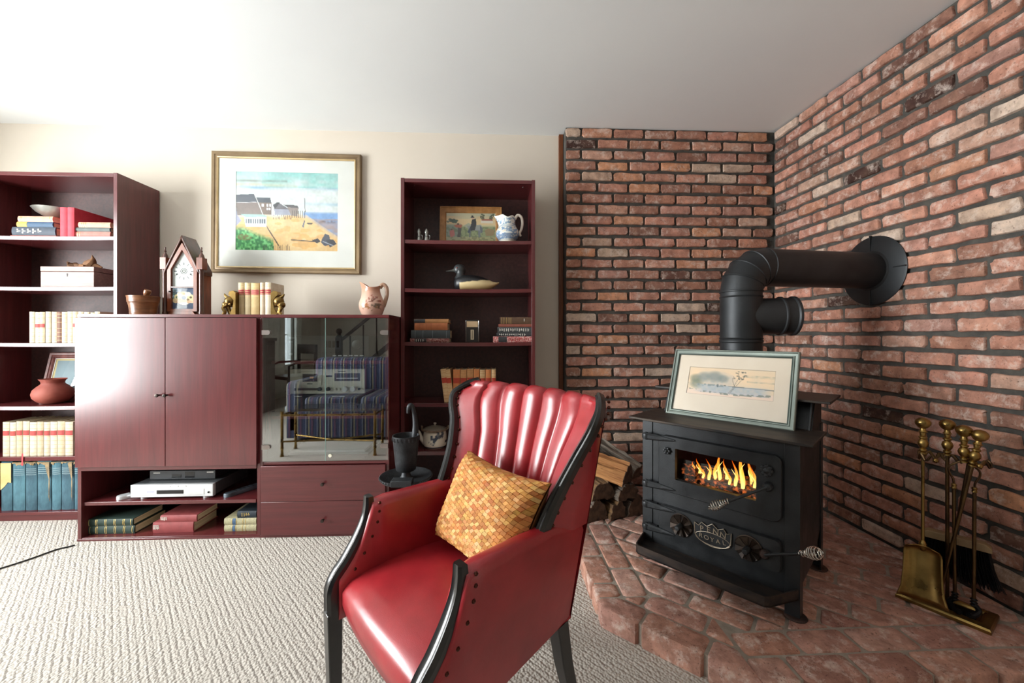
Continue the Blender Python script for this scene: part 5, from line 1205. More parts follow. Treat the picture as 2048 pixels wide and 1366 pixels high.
MB().box(-.064, .064, -.003, .01, .168, .176).obj('door_rail', WALD, fr_); MB().lathe([(.004, 0), (.003, .006), (.005, .010), (.001, .012)], 10, (-.064, -.004, .145), 'y').obj('door_knob', KNOB, fr_)
a = Art(84, 144, 'bfc5c1', 3)                          # dial, drawn on the full upper glass
for r_, c_ in ((.47, '8f9793'), (.455, 'c9cfcb')): a.ell(.5, .58, r_, r_ * .112 / .212, c_)
for k in range(12):
    t = k * PI / 6; sx_, sy_ = math.sin(t), math.cos(t) * .112 / .212; a.line([(.5 + .32 * sx_, .58 - .32 * sy_), (.5 + .42 * sx_, .58 - .42 * sy_)], .026 if k % 3 == 0 else .020, '333c3d')
for r_, c_ in ((.15, '2c3330'), (.12, 'cdd5cf'), (.09, '3d463f'), (.05, 'a9b0a4')): a.ell(.5, .58, r_, r_ * .112 / .212, c_)
for x in (.2, .8): a.ell(x, .66, .045, .024, '3a3d3a')
W, H = a.W, a.H
pl = a.plane('dial', .128, .218, PAPER, ck, (0, .011, .176 + .109))
for vtx in pl.data.vertices:                            # follow the gable of the door
    lim = .064 * min(1, max(0, (.393 - (vtx.co.z + .285)) / .107)); vtx.co.x = max(-lim, min(lim, vtx.co.x))
a = Art(60, 66, '3a4f6b', 4)
for x, y, rx, ry, c_ in ((.5, .45, .24, .20, 'e7dcb0'), (.5, .30, .18, .12, 'ead9a0'), (.22, .42, .14, .12, 'dfd09a'), (.78, .42, .14, .12, 'dfd09a'), (.14, .6, .13, .12, 'e3cfa0'), (.86, .6, .13, .12, 'e3cfa0'), (.5, .65, .36, .1, 'd9b48f'), (.3, .3, .1, .1, 'efe6c8'), (.7, .3, .1, .1, 'efe6c8'), (.5, .74, .2, .06, 'f0e9d8')): a.ell(x, y, rx, ry, c_)
for x, y, r_, c_ in ((.5, .47, .09, '7d8798'), (.5, .28, .05, 'a98d4e'), (.2, .45, .05, '5d5a3c'), (.8, .45, .05, '5d5a3c'), (.33, .55, .05, '8f8a58'), (.67, .55, .05, '7d6a44')): a.ell(x, y, r_ * 1.2, r_, c_)
a.plane('painted_tablet', .128, .124, PAPER, ck, (0, .0108, .045 + .062)); B('pane', -.064, .064, .003, .0045, .045, .168, PICGLASS, fr_, 0)
# mortar and pestle
TURN = mat('turned_brown_wood', '5f3a22', '8c5c3a', .35, 0, 3, (3, 3, 12), coat=.25)
mo = thing('wooden_mortar', 'turned brown wooden mortar beside the steeple clock', 'mortar', (XU(287, 2.37), 2.37, CT + .0003))
mo.scale = (.82, .82, 1)
MB().lathe([(.070, 0), (.073, .003), (.072, .012), (.074, .016), (.073, .022), (.078, .06), (.081, .066), (.082, .074), (.086, .078), (.088, .104), (.090, .107), (.090, .112), (.084, .112), (.078, .06), (.05, .03), (0, .026)], 44).obj('cup', TURN, mo)
pe = MB().lathe([(.018, 0), (.020, .01), (.015, .03), (.011, .06), (.012, .085), (.016, .095), (.0175, .108), (.0155, .116), (.006, .119), (.001, .119)], 20).obj('pestle', TURN, None, loc=(XU(283, 2.37) + .0, 2.37, CT + .04)); pe.rotation_euler = (.12, .42, 0); tag(pe, 'wooden pestle standing in the brown mortar', 'pestle')
# books and bookends
CR2 = [cloth('cdb78e', 'bda677'), cloth('d2bf98', 'c1ac82'), cloth('c8ad78', 'b99c66'), cloth('d9c6ac', 'c8b397'), cloth('ded3bd', 'cdc0a6')]; RL2 = cloth('b3303c', 'a02835'); u = 475.5
for i, wd in enumerate((12, 12, 16.5, 9.5, 12)):
    x0, x1 = XU(u, 2.34), XU(u + wd, 2.34); book(((x0 + x1) / 2, 2.34, CT + .0003), x1 - x0 - .0008, .145, .190 + rb_.uniform(-.002, .002), CR2[i], ['tan book with a red label against the bookend by the clock', 'tan book with a red label beside the thickest tan book', 'thickest tan book between the brass bookends', 'thinnest tan book between the brass bookends', 'palest tan book against the bookend by the pitcher'][i], 'books between the bookends', label_m=RL2, lz=(.64, .80), lines=(.66, .72, .78, .58, .88, .93), line_m=cloth('e0c890')); u += wd + (.8 if i != 2 else 1.6)
ENDB = mat('antique_brass_cast', '6b5530', '9c7f4a', .3, .95, 18)
def bookend(label, x, sg):
    r = thing('bookend', label, 'bookend', (x, 2.325, CT + .0003)); r.scale = (sg, 1, 1)
    MB().box(-.004, .065, -.03, .06, 0, .006).obj('foot_plate', ENDB, r, .002)
    m = MB(); P = [(.004, .004), (.004, .13), (.02, .142), (.042, .136), (.046, .118), (.03, .104), (.018, .085), (.022, .05), (.035, .02), (.04, .004)]
    m.loops([[(x_, y, z_) for x_, z_ in P] for y in (-.012, -.006, .02, .026)]); m.obj('scroll_plate', ENDB, r, .002)
    m = MB(); m.sphere((.044, .0, .082), .028, 12, (1, .9, 1)); m.sphere((.062, -.004, .062), .020, 10); m.tube(spline([(.03, 0, .07), (.055, 0, .06), (.05, 0, .035), (.04, 0, .012)], 5), [.020, .02, .019, .018, .016, .015, .014, .014, .013, .012, .012, .011, .011, .011, .011, .012], 10); m.tube(spline([(.052, 0, .1), (.066, 0, .112), (.074, 0, .125)], 4), [.010, .010, .009, .008, .007, .006, .005, .004, .002], 8); m.tube(spline([(.05, -.015, .06), (.066, -.022, .044), (.058, -.02, .022), (.066, -.018, .008)], 4), [.009] * 13, 8)
    m.obj('figure', ENDB, r); return r
bookend('brass figural bookend between the tan books and the pitcher', XU(541, 2.32), 1); bookend('brass figural bookend between the clock and the tan books', XU(474.5, 2.32), -1)
# flowered pitcher
a = Art(160, 90, 'd9b09c', 7); a.put(np.clip((.45 - a.Y) * 3, 0, 1), 'b97f63', .75); a.put(np.clip((a.Y - .8) * 4, 0, 1), 'e3c6b4', .6)
def sprig(a, cx, cy, s_, c1, c2, seed):
    r_ = random.Random(seed); a.line([(cx - .10 * s_, cy + .18 * s_), (cx - .03 * s_, cy + .02 * s_), (cx + .05 * s_, cy - .02 * s_), (cx + .11 * s_, cy + .1 * s_)], .004, c1)
    for k in range(9):
        t = r_.uniform(-PI, 0); R_ = r_.uniform(.5, 1) * s_; x, y = cx + .10 * R_ * math.cos(t), cy + .20 * R_ * math.sin(t) + .02; a.line([(cx, cy + .02), (x, y)], .003, c1)
        for q in range(4): a.ell(x + r_.uniform(-.012, .012), y + r_.uniform(-.03, .03), .008, .02, c2, .85)
sprig(a, .54, .52, 1.25, '7a4634', '9a4f3c', 2); sprig(a, .08, .55, 1.1, '7a4634', '9a4f3c', 5); sprig(a, .60, .72, .7, '8a6a44', '6e5a4a', 8); sprig(a, .47, .70, .6, '8a6a44', 'a8683e', 9)
pi_ = thing('flowered_pitcher', 'peach ceramic pitcher with brown flower sprigs on the stereo cabinet', 'pitcher', (XU(744, 2.36), 2.36, CT + .0003), 0)
def spout(x, y, z, an, r):
    k = max(0, -x / max(r, 1e-6)) ** 6 * max(0, (z - .105) / .08); k2 = max(0, (z - .10) / .08)
    return x * (1 + .55 * k) , y * (1 - .3 * k * .6), z + k2 * (.035 * max(0, -x / max(r, 1e-6)) ** 2 + .012 * max(0, x / max(r, 1e-6)) ** 4 - .012)
pprof = [(.048, 0), (.052, .003), (.060, .015), (.071, .045), (.073, .065), (.068, .09), (.056, .115), (.047, .14), (.045, .16), (.049, .178), (.046, .178), (.042, .16), (.044, .14), (.053, .115), (.06, .08), (.05, .02), (.001, .01)]
painted_lathe('body', pprof, a, pi_, 72, spout)
MB().tube(spline([(.045, 0, .165), (.062, 0, .186), (.082, 0, .170), (.086, 0, .13), (.076, 0, .085), (.066, 0, .055)], 6), [.0085] * 31, 10, flat=1.3).obj('handle', mat('pitcher_handle_glaze', '8f6a52', 'b08a70', .25, coat=.5), pi_)

# ------------------------------------------------------------------ things in the right bookcase
a = Art(110, 74, 'd8c79a', 12); n1, n2 = a.vnoise(30, 20), a.vnoise(9, 6)
a.put((a.Y < .22) * (.5 + .5 * n2), '9fae9a', .8); a.put(((a.Y > .12) & (a.Y < .42)) * n2, 'e0b47c', .7)
a.put(np.clip((a.Y - .42) * 10, 0, 1) * (a.X > .3), '7f9064', .9); a.put(np.clip((a.Y - .36) * 10, 0, 1) * (a.X <= .3), '6e8478', .9); a.put((a.Y > .85) * (.5 + .5 * n1), 'b5a678', .8); a.put((a.Y > .5) * (n1 > .6), '55663f', .6)
for k in range(16): a.ell(.02 + .2 * rs.random(), .24 + .1 * rs.random(), .03, .04, '2f4a38', .9)
for cx in (.735, .92):
    for k in range(9): a.ell(cx + rs.uniform(-.035, .035), .05 + k * .023, .022, .025, '3a4a2c', .9)
    a.line([(cx, .08), (cx, .28)], .006, '4a3a28')
a.rect(.70, .26, .95, .36, 'd9d2c0'); a.poly([(.70, .27), (.74, .22), (.92, .22), (.95, .27)], '9c4f38')
for P, c_ in (([(.36, .45), (.45, .36), (.52, .42), (.50, .55), (.40, .52)], 'a9ab93'), ([(.42, .46), (.70, .42), (.74, .55), (.72, .70), (.62, .62), (.46, .64)], '8f9490'), ([(.68, .45), (.74, .55), (.73, .72), (.69, .70)], '5f656a'), ([(.47, .62), (.50, .62), (.49, .86), (.465, .86)], '5d6468'), ([(.64, .62), (.70, .62), (.685, .86), (.655, .86)], '6d7478'), ([(.52, .24), (.60, .20), (.61, .40), (.58, .62), (.45, .64), (.50, .44)], '1f2328'), ([(.46, .56), (.50, .56), (.47, .72), (.43, .70)], '3c4a5e'), ([(.24, .42), (.32, .42), (.29, .86), (.23, .86)], '4c4a44'), ([(.15, .46), (.24, .40), (.33, .44), (.30, .54), (.20, .52)], 'a85c40'), ([(.07, .64), (.16, .60), (.18, .80), (.12, .87), (.08, .84)], 'b05f56'), ([(.78, .62), (.84, .54), (.98, .60), (.96, .8), (.80, .82)], '8f7a54')): a.poly(P, c_)
a.ell(.535, .19, .035, .035, 'c9a58a'); a.ell(.53, .155, .045, .02, '16181b'); a.rect(.505, .10, .545, .155, '16181b'); a.ell(.24, .40, .022, .03, '4c3326'); a.ell(.11, .60, .02, .028, '6b4634')
make_frame('horse_rider_print', 'framed country print of a rider on a grey horse on the bookcase shelf', .395, .262, .040, .016, mat('golden_oak_frame', '8f6233', 'ad7d48', .45, 0, 5, (5, 5, 5)), a, .315, .185, None, (-.148, 2.555, sh(0)), (-.10, 0, 0), glass=True,
   prof=[(0, .016), (0, .0), (.12, .0), (.16, .004), (.85, .004), (1, .008), (1, .016)])
def shaker(label, u, s_, group=None):
    r = thing('pewter_shaker', label, 'shaker', (XU(u, 2.46), 2.46, sh(0)), 0, group); k = s_
    MB().lathe([(.014 * k, 0), (.015 * k, .003), (.014 * k, .012), (.010 * k, .03), (.012 * k, .034), (.009 * k, .04), (.0095 * k, .056)], 16).obj('body', PEWTER, r); MB().lathe([(.011 * k, .056), (.012 * k, .06), (.010 * k, .07), (.006 * k, .079), (.003 * k, .083), (.0005, .085)], 16).obj('cap', PEWTER, r)
    MB().tube(spline([(.010 * k, 0, .045), (.020 * k, 0, .04), (.018 * k, 0, .02), (.012 * k, 0, .012)], 4), .002, 6).obj('handle', PEWTER, r)
shaker('small pewter shaker standing at the side of its matching shaker', 838, 1, 'pewter shakers'); shaker('small pewter shaker standing at the side of its matching shaker', 853, 1, 'pewter shakers')
# blue and white jug
a = Art(120, 80, 'dfe2dc', 21); n1, n2 = a.vnoise(26, 14), a.vnoise(60, 40)
a.put(((a.Y < .30) & (a.Y > .06)) * (n1 > .45) * (n2 > .35), '4f7fa6', .85); a.put(((a.Y < .86) & (a.Y > .40)) * (n1 > .42) * (n2 > .3), '4a7ba8', .8); a.put(((a.Y > .66) & (a.Y < .88)) * (n1 < .5), '2f5f8f', .7); a.put((np.abs(a.Y - .35) < .015) * 1.0, '5d86a8'); a.put((a.Y > .92) * 1., 'e3dccc'); a.put(((a.Y > .4) & (a.Y < .62)) * (n1 < .3), 'c9b48f', .5)
jg = thing('blue_white_jug', 'blue and white ceramic jug with a curved handle beside the horse print', 'jug', (XU(1015, 2.47), 2.47, sh(0)))
def lip(x, y, z, an, r):
    c_ = -x / max(r, 1e-6); k = max(0, c_) ** 5 * max(0, (z - .10) / .06); k2 = max(0, (z - .12) / .04)
    return x * (1 + .65 * k), y, z + k2 * (.014 * max(0, c_) ** 2 + .006 * math.sin(5 * an))
painted_lathe('body', [(.046, 0), (.048, .004), (.044, .010), (.058, .022), (.071, .045), (.073, .062), (.066, .082), (.054, .102), (.048, .118), (.048, .135), (.052, .158), (.048, .158), (.044, .13), (.05, .10), (.06, .06), (.04, .02), (.001, .015)], a, jg, 72, lip)
MB().tube(spline([(.045, 0, .15), (.062, 0, .175), (.084, 0, .165), (.092, 0, .13), (.086, 0, .09), (.076, 0, .065), (.082, 0, .045)], 6), [.009] * 25 + [.008] * 6 + [.007] * 6, 10).obj('handle', mat('jug_handle_glaze', 'd8cfc0', 'e3dacb', .2, coat=.5), jg)
# duck decoy
dk = thing('duck_decoy', 'painted wooden duck decoy with a dark head and cream flanks', 'decoy', (-.120, 2.50, sh(1)))
N = NT('decoy_paint'); tc = N.new('ShaderNodeTexCoord'); sp_ = N.new('ShaderNodeSeparateXYZ'); N.link(tc.outputs['Object'], sp_.inputs[0])
nn_ = N.noise(N.coords(), 22, 4); ad = N.new('ShaderNodeMath', operation='MULTIPLY_ADD'); N.link(nn_, ad.inputs[0]); ad.inputs[1].default_value = .018; N.link(sp_.outputs[2], ad.inputs[2])
xz = N.new('ShaderNodeMath', operation='MULTIPLY_ADD'); N.link(sp_.outputs[0], xz.inputs[0]); xz.inputs[1].default_value = -.10; N.link(ad.outputs[0], xz.inputs[2])
side = N.ramp(xz.outputs[0], [(.0, rgba('c9a86a')), (.045, rgba('d8c394')), (.062, rgba('d8c394')), (.064, rgba('1d1e20'))])
fr2 = N.ramp(sp_.outputs[0], [(.0, (1, 1, 1, 1)), (.001, (1, 1, 1, 1))]); mp = N.new('ShaderNodeMapRange'); N.link(sp_.outputs[0], mp.inputs[0]); mp.inputs[1].default_value = -.093; mp.inputs[2].default_value = -.088
N.link(N.mix(mp.outputs[0], rgba('202124'), side), N.p.inputs['Base Color']); N.p.inputs['Roughness'].default_value = .4; DUCK = N.m
m = MB(); L = []
for x, w_, z0, z1 in ((-.128, .008, .035, .055), (-.122, .028, .012, .075), (-.105, .045, .002, .090), (-.07, .058, 0, .098), (-.02, .064, 0, .098), (.03, .060, 0, .090), (.08, .046, .004, .074), (.11, .034, .016, .058), (.135, .024, .034, .053), (.152, .012, .046, .055)):
    L.append([(x, w_ * math.cos(t), (z0 + z1) / 2 + (z1 - z0) / 2 * math.sin(t)) for t in np.linspace(0, 2 * PI, 20, endpoint=False)])
m.loops(L).obj('body', DUCK, dk, ang=70)
HDK = mat('decoy_head_paint', '25282a', '3d4143', .4)
m = MB(); m.tube(spline([(-.092, 0, .07), (-.088, 0, .098), (-.086, 0, .122)], 5), [.036, .034, .032, .030, .028, .027, .026, .026, .027, .028, .029], 16); m.sphere((-.094, 0, .134), .034, 18, (1.1, .8, .95)); m.obj('head', HDK, dk, ang=80)
MB().loops([[(x, w_ * math.cos(t), z_ + h_ * math.sin(t)) for t in np.linspace(0, 2 * PI, 12, endpoint=False)] for x, w_, z_, h_ in ((-.122, .014, .129, .012), (-.14, .012, .125, .007), (-.16, .010, .122, .004), (-.178, .004, .121, .002))]).obj('bill', mat('decoy_bill', '4b4c4a', '5b5c58', .4), dk)
for sg in (-1, 1): MB().sphere((-.108, sg * .0255, .139), .004, 8).obj('eye', mat('decoy_eye', '8a2a16', None, .2), dk)
# book stacks
BRO = cloth('8a5a38', '6f4628'); ORB = cloth('b0683c', '9a5730'); DGR = cloth('3b4244', '333a3c'); MARB = mat('red_marbled_cover', '6d2d28', '9d7a70', .7, 0, 90, lo=.45, hi=.55); BRN2 = cloth('5f4632', '4e3826'); TERR = cloth('8f5040', '7d4436'); DKB = cloth('38383a', '2d2d30'); PNK = mat('pink_pattern_spine', 'b04a4a', 'd8b0a8', .7, 0, 120, lo=.45, hi=.55)
stack(0, 0, 2.425, sh(2), [
    (820, 898, .024, .16, MARB, 'dark red marbled book at the bottom of the stack by the thermometer', dict(label_m=BLACKL, lz=(.12, .42), marks=(.15, .38, WHITEL, 4))), (822, 900, .050, .15, DGR, 'thick dark grey-green book in the stack by the thermometer', dict(lines=(.1, .3, .55, .9), line_m=cloth('6b7678'))),
    (829, 895, .042, .15, ORB, 'orange-brown ribbed book in the stack by the thermometer', dict(lines=(.15, .25, .35, .5), line_m=cloth('8c4f2a'))), (828, 897, .024, .15, cloth('b4804e', 'a06e40'), 'tan book with a dark spine end on top of the stack', dict(label_m=DKB, lz=(0, .32)))])
tm = thing('desk_thermometer', 'small black desk thermometer standing between two stacks of books', 'thermometer', (XU(944.5, 2.49), 2.49, sh(2)))
tw = .043
MB().loops([[(x, y, z_) for x, z_ in [(-tw, 0), (tw, 0)] + arc((tw - .008, .132), .008, 0, 90, 4) + arc((-tw + .008, .132), .008, 90, 180, 4)] for y in (0, .02)]).obj('case', mat('black_bakelite', '1e1b1a', '2b2624', .3), tm, .003)
MB().box(-tw + .009, tw - .009, -.0012, .001, .094, .130).obj('calendar_card', mat('yellowed_card', 'c9ab85', 'd8bd99', .8), tm); MB().box(-.010, .010, -.0015, .001, .016, .078).obj('scale_plate', mat('scale_cream', 'd9cbab', None, .5), tm); MB().tube([(0, -.002, .022), (0, -.002, .074)], .0018, 6).obj('glass_tube', mat('red_spirit', '4a3a34', None, .2), tm)
MB().tube([(-tw + .004, -.001, .003), (-tw + .004, -.001, .134), (tw - .004, -.001, .134), (tw - .004, -.001, .003)], .0014, 6).obj('chrome_rim', STEEL, tm)
stack(0, 0, 2.425, sh(2), [
    (986, 1063, .036, .16, PNK, 'pink patterned book at the bottom of the stack with dark spines', dict(label_m=DKB, lz=(.14, .36), marks=(.4, .95, REDL, 12))), (993, 1063, .022, .15, DKB, 'thin dark book with white lettering above the pink patterned book', dict(marks=(.08, .85, WHITEL, 14))),
    (995, 1063, .034, .15, cloth('46494a', '3a3d3e'), 'dark grey book with white lettering and bars on the spine', dict(marks=(.06, .95, WHITEL, 14))), (997, 1063, .018, .14, TERR, 'thin terracotta book under the brown ribbed book', {}), (1000, 1063, .042, .14, BRN2, 'brown ribbed book on top of the stack with dark spines', dict(lines=(.05, .12, .2, .28, .34), marks=(.76, .82, WHITEL, 1)))])
OR = [cloth('d9b98c', 'c9a676'), cloth('d2854e', 'c07440'), cloth('cf9a68', 'bd8856')]; u = 883.0
for i, wd in enumerate((11.2, 10.5, 14, 12.8, 12.8, 11.8, 10.6, 11.2, 9.2)):
    x0, x1 = XU(u, 2.44), XU(u + wd, 2.44); book(((x0 + x1) / 2 + (.016 - .016 * min(1, i / 2) if i < 2 else 0), 2.44, sh(3)), x1 - x0 - .0012, .15, .198 + rb_.uniform(-.004, .004), OR[(0, 0, 1, 2, 2, 1, 0, 1, 0)[i]], ('tan book leaning at the open end of the row behind the armchair' if i < 2 else ('bright orange book in the row behind the armchair' if i in (2, 5, 7) else ('brownish orange book in the row behind the armchair' if i in (3, 4) else 'upright tan book in the row behind the armchair'))), 'orange books behind the armchair', tilt=-.12 if i < 2 else 0, label_m=cloth('b8402c', 'a4361f'), lz=(.58, .74), lines=(.1, .2, .3, .42, .52, .78, .88, .95), line_m=cloth('b98550')); u += wd + .6
# teapot
a = Art(140, 60, 'd3cbb9', 31)
def petals(cx, cy, s_):
    for k in range(7): t = k * 2 * PI / 7; a.ell(cx + .030 * s_ * math.cos(t), cy + .09 * s_ * math.sin(t), .020 * s_, .06 * s_, '2d3a4c', .9)
    a.ell(cx, cy, .014 * s_, .04 * s_, 'c9c2b2')
for cx in (.60, .12): petals(cx, .42, 1.2); a.line([(cx - .03, .5), (cx - .10, .80), (cx - .16, .70)], .006, '2d3a4c'); [a.ell(cx - .12 + q * .03, .55 + .1 * (q % 2), .022, .09, '2d3a4c') for q in range(3)]; [a.ell(cx + .10 + q * .03, .72, .02, .05, '2d3a4c') for q in range(2)]
a.put(((a.Y > .86) & (a.Y < .9)) * 1., '2d3a4c')
tpt = thing('teapot', 'cream teapot with dark blue flowers on the bookcase shelf', 'teapot', (XU(870, 2.50), 2.50, sh(4)))
tpt.scale = (.92, .92, 1)
painted_lathe('body', [(.056, 0), (.062, .004), (.074, .012), (.078, .03), (.078, .08), (.074, .10), (.066, .11), (.001, .112)], a, tpt, 64)
TG = mat('teapot_rim_glaze', '7d7466', '978d7d', .3, coat=.4); MB().lathe([(.062, .112), (.074, .112), (.075, .117), (.070, .121), (.045, .130), (.02, .136), (.001, .137)], 40).obj('lid', TG, tpt); MB().lathe([(.005, .136), (.005, .141), (.011, .147), (.010, .153), (.001, .156)], 14).obj('lid_knob', mat('teapot_cream', 'cfc8b8', None, .25, coat=.5), tpt)
MB().tube(spline([(-.066, 0, .03), (-.09, 0, .055), (-.105, 0, .09), (-.122, 0, .108)], 6), [.020, .019, .018, .017, .016, .0155, .015, .0145, .014, .0135, .013, .0125, .012, .0115, .011, .0105, .010, .0095, .009], 12).obj('spout', MATS['teapot_cream'], tpt)
for sx_ in (-1, 1): MB().tube(spline([(sx_ * .07, 0, .105), (sx_ * .085, 0, .118), (sx_ * .09, 0, .135)], 4), .005, 8).obj('lug', TG, tpt)
MB().tube(spline([(.085, 0, .128), (.07, -.06, .118), (0, -.078, .112), (-.07, -.06, .118), (-.085, 0, .128)], 6), .006, 8).obj('bail_handle', mat('cane_handle', '5d4a3a', '7d6650', .6, 0, 60), tpt)
for i, (t_, c_) in enumerate(((.030, ORB), (.028, BRO), (.034, cloth('2f2a28')))):
    book((XU(893, 2.46) + i * .036, 2.46, SHZ[5] + .0004), t_, .16, .24, c_, ['orange-brown book standing on the lowest shelf behind the armchair', 'brown book standing on the lowest shelf behind the armchair', 'black book standing on the lowest shelf behind the armchair'][i], lines=(.2, .3, .5, .7, .8))

# ------------------------------------------------------------------ cast iron stand between the chair and the cabinet
CAST = mat('cast_iron_grey', '26282a', '383b3e', .5, .5, 20, bump=.25, bscale=150)
sx0, sy0 = XU(812, 1.88), 1.88
sd = thing('iron_ash_stand', 'black cast iron floor stand with a bucket cup on a round tray', 'ash stand', (sx0, sy0, 0))
MB().lathe([(.12, FZ), (.122, FZ + .006), (.11, FZ + .014), (.04, FZ + .03), (.018, FZ + .05)], 36).obj('floor_base', CAST, sd); MB().lathe([(.012, .04), (.012, .2), (.018, .22), (.012, .24), (.012, .415)], 18).obj('column', CAST, sd)
MB().lathe([(.02, .408), (.09, .412), (.112, .420), (.118, .432), (.118, .437), (.112, .436), (.10, .426), (.03, .422), (.022, .435), (.018, .455), (.03, .462)], 40).obj('tray', CAST, sd)
m = MB()
for k in range(40):
    t = 2 * PI * k / 40; m.sphere((.1165 * math.cos(t), .1165 * math.sin(t), .432), .0055, 6)
m.obj('rim_beading', CAST, sd)
MB().box(-.04, .05, -.125, -.075, .425, .452).obj('match_holder', CAST, sd, .002)
MB().lathe([(.041, .460), (.045, .464), (.050, .5), (.059, .60), (.0615, .606), (.0615, .622), (.057, .622), (.052, .60), (.04, .5), (.001, .49)], 36).obj('cup', CAST, sd)
m = MB()
for k in range(22):
    t = 2 * PI * k / 22; m.box(.0605 * math.cos(t) - .0025, .0605 * math.cos(t) + .0025, .0605 * math.sin(t) - .0025, .0605 * math.sin(t) + .0025, .600, .616)
m.obj('cup_moulding', CAST, sd)
m = MB(); m.tube(spline([(.032, .045, .60), (.034, .05, .65), (.030, .05, .70), (.022, .045, .742), (.012, .042, .752), (.004, .040, .738), (.001, .038, .715)], 5), [.017 - .0075 * min(1, q / 12) + .003 * max(0, min(1, (q - 14) / 6)) - .006 * max(0, (q - 22) / 8) for q in range(31)], 10); m.obj('horse_head_handle', CAST, sd)

# ------------------------------------------------------------------ cord on the carpet
CORD = mat('black_cord', '121212', '1a1a1a', .5)
P = [onZ(u_, v_, FZ + .004) for u_, v_ in ((-40, 1146), (0, 1137), (60, 1118), (110, 1100), (135, 1094), (150, 1090))]
tag(MB().tube(spline([tuple(q) for q in P], 6), .0035, 8).obj('power_cord', CORD), 'thin black power cord crossing the carpet to the television cabinet', 'cord')

# ------------------------------------------------------------------ the room behind the camera, seen in the glass doors
N = NT('striped_upholstery'); sp_ = N.new('ShaderNodeSeparateXYZ'); tc = N.new('ShaderNodeTexCoord'); N.link(tc.outputs['Object'], sp_.inputs[0])
wv = N.new('ShaderNodeMath', operation='MULTIPLY'); N.link(sp_.outputs[0], wv.inputs[0]); wv.inputs[1].default_value = 9.0; fr = N.new('ShaderNodeMath', operation='FRACT'); N.link(wv.outputs[0], fr.inputs[0])
N.link(N.ramp(fr.outputs[0], [(0, rgba('2b3450')), (.22, rgba('6a6f7e')), (.30, rgba('1e2436')), (.48, rgba('7d7660')), (.58, rgba('2b3450')), (.74, rgba('55344a')), (.86, rgba('23293c'))], 'CONSTANT'), N.p.inputs['Base Color']); N.p.inputs['Roughness'].default_value = .9; STRIPE = N.m
so_ = thing('striped_sofa', 'blue striped sofa facing the console, seen reflected in the glass doors', 'sofa', (-1.35, .22, FZ))
MB().box(-.72, .72, -.82, 0, .03, .30).obj('skirt', STRIPE, so_, .01); 
for x0 in (-.55, 0): MB().box(x0 + .004, x0 + .546, -.62, .01, .30, .44).obj('seat_cushion', STRIPE, so_, .04, seg=4)
MB().box(-.72, .72, -.90, -.62, .05, .80).obj('backrest', STRIPE, so_, .06, seg=4)
for x0 in (-.74, .56): MB().box(x0, x0 + .18, -.86, 0, .05, .60).obj('arm', STRIPE, so_, .06, seg=4)
tbl = thing('glass_coffee_table', 'brass and glass coffee table seen reflected in the cabinet doors', 'coffee table', (-1.45, .62, FZ))
for x in (-.40, .40):
    for y in (-.14, .10): MB().lathe([(.018, 0), (.012, .02), (.011, .06), (.016, .07), (.012, .08), (.012, .38), (.018, .40)], 14, (x, y, 0)).obj('leg', BRASS, tbl)
MB().tube([(-.40, -.14, .36), (.40, -.14, .36), (.40, .10, .36), (-.40, .10, .36), (-.40, -.14, .36)], .010, 8).obj('rail', BRASS, tbl); MB().tube([(-.40, -.14, .13), (0, -.02, .11), (.40, .10, .13)], .008, 8).obj('stretcher', BRASS, tbl); MB().tube([(-.40, .10, .13), (0, -.02, .11), (.40, -.14, .13)], .008, 8).obj('stretcher', BRASS, tbl)
MB().box(-.46, .46, -.20, .16, .40, .408).obj('table_top', CLEAR, tbl)
STW = mat('dark_stair_wood', '2a1c16', '3b281f', .4)
stz = thing('staircase', 'dark wooden staircase with spindles behind the camera, seen in the glass doors', 'staircase', (-2.85, -3.25, FZ))
for k in range(12): MB().box(.12 + k * .24, .36 + k * .24, -.93, .0, 0, .2 + k * .2).obj('step', WALLP if k < 0 else mat('stair_plaster', 'b5ada0', 'bdb5a8', .8), stz)
MB().loops([[(.05 + 2.9 * t, y, .10 + 2.42 * t + dz_) for y, dz_ in ((0, 0), (.03, 0), (.03, .12), (0, .12))] for t in (0, 1)]).obj('stringer', STW, stz)
nw = MB(); nw.box(-.05, .05, .0, .10, 0, 1.02); nw.lathe([(.055, 1.02), (.06, 1.03), (.03, 1.06), (.03, 1.08)], 16, (0, .05, 0)); nw.sphere((0, .05, 1.13), .055, 14); nw.obj('newel_post', STW, stz)
MB().loops([[(.02 + 2.9 * t, y, .92 + 2.42 * t + dz_) for y, dz_ in ((.02, 0), (.08, 0), (.08, .06), (.02, .06))] for t in (0, 1)]).obj('handrail', STW, stz)
for k in range(12): MB().lathe([(.012, 0), (.016, .1), (.010, .3), (.014, .75)], 8, (.2 + k * .24, .05, .30 + k * .2)).obj('spindle', STW, stz)
CURT = mat('white_curtain', 'c9c8bc', 'dad9ce', .9)
for y0, y1 in ((-3.16, -2.96), (-2.60, -1.84)):
    m = MB(); m.grid(lambda u_, v_: (LX + .07 + .03 * math.sin(u_ * 9 * PI), y0 + (y1 - y0) * u_, .06 + 2.2 * v_), 72, 4); o = m.obj('curtain', CURT, None); s__ = o.modifiers.new('thick', 'SOLIDIFY'); s__.thickness = .003
    tag(o, 'white curtain panel hanging at the far left window', 'curtain', 'curtains at the far window')
dc = thing('dark_wood_chair', 'dark wooden open-arm chair near the far window, seen in the glass doors', 'chair', (-2.95, -1.75, FZ), .6)
MB().box(-.24, .24, -.22, .22, .42, .47).obj('seat', STW, dc, .01)
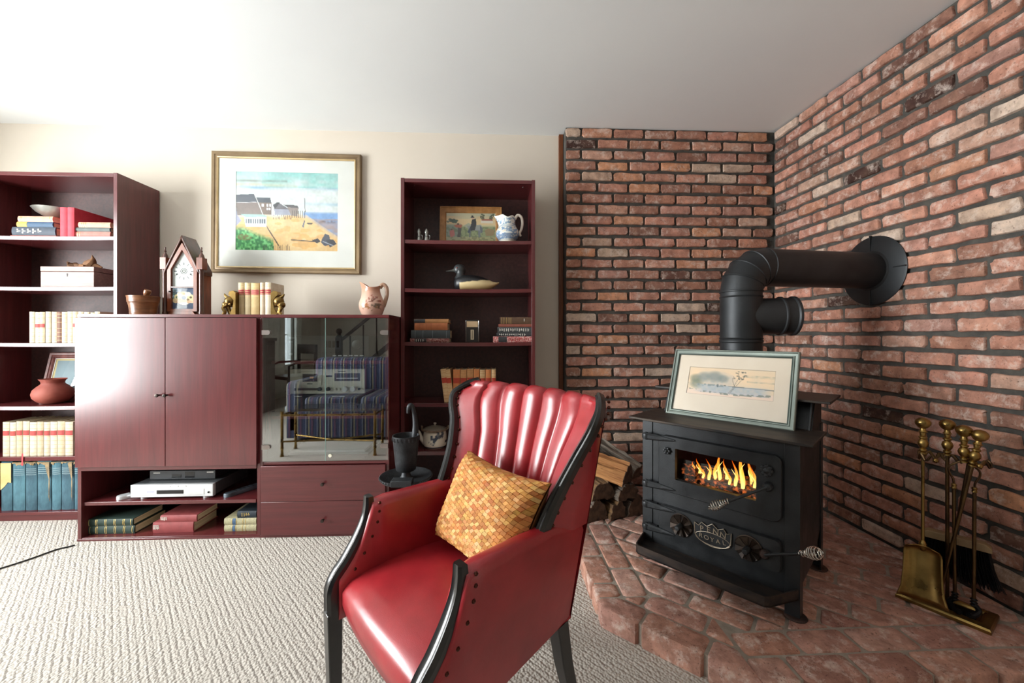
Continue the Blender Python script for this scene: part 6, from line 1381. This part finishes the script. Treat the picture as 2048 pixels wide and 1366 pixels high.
for x in (-.22, .22):
    for y in (-.2, .2): MB().box(x - .018, x + .018, y - .018, y + .018, 0, .44 if y > 0 else .92).obj('leg', STW, dc, .003)
    MB().tube([(x, -.2, .66), (x, .1, .66), (x, .2, .62), (x, .2, .44)], .016, 8).obj('arm', STW, dc)
MB().box(-.22, .22, -.215, -.185, .78, .92).obj('back_rail', STW, dc, .004); MB().box(-.22, .22, -.01, .01, .2, .225).obj('stretcher', STW, dc, .003)
cbn = thing('grey_cabinet', 'grey painted cabinet by the left wall, seen reflected in the glass doors', 'cabinet', (LX + .03, -1.55, FZ))
MB().box(0, .45, 0, .55, 0, .98).obj('body', mat('grey_cabinet_paint', '6d6a64', '777470', .5), cbn, .004); MB().box(-.01, .47, -.02, .57, .98, 1.02).obj('top', MATS['grey_cabinet_paint'], cbn, .006); MB().box(.45, .465, .03, .52, .08, .92).obj('door', MATS['grey_cabinet_paint'], cbn, .003)

shb = thing('garden_shrub', 'green leafy shrub outside the far window, seen reflected in the glass doors', 'shrub', (-5.2, -3.1, -.06))
LEAF = mat('garden_leaf', '3f7a3a', '7fb05f', .6, 0, 30); lf = MB(); rl_ = random.Random(77)
for k in range(900):
    a_, b_, r_ = rl_.uniform(0, 2 * PI), rl_.uniform(-1, 1), rl_.uniform(.6, 1.0) ** .5; q = Vector((.9 * r_ * math.cos(a_) * math.sqrt(1 - b_ * b_), 1.0 * r_ * math.sin(a_) * math.sqrt(1 - b_ * b_), 1.35 + 1.1 * r_ * b_))
    d1 = Vector((rl_.uniform(-1, 1), rl_.uniform(-1, 1), rl_.uniform(-1, 1))).normalized(); d2 = d1.cross(Vector((.3, .5, .8))).normalized(); lf.add([q - d1 * .07, q - d2 * .035, q + d1 * .07, q + d2 * .035], [(0, 1, 2, 3)])
o = lf.obj('foliage', LEAF, shb, smooth=False); o['kind'] = 'stuff'; MB().tube([(0, 0, 0), (0, 0, .7), (.1, 0, 1.3)], [.05, .045, .03], 8).obj('trunk', STW, shb)
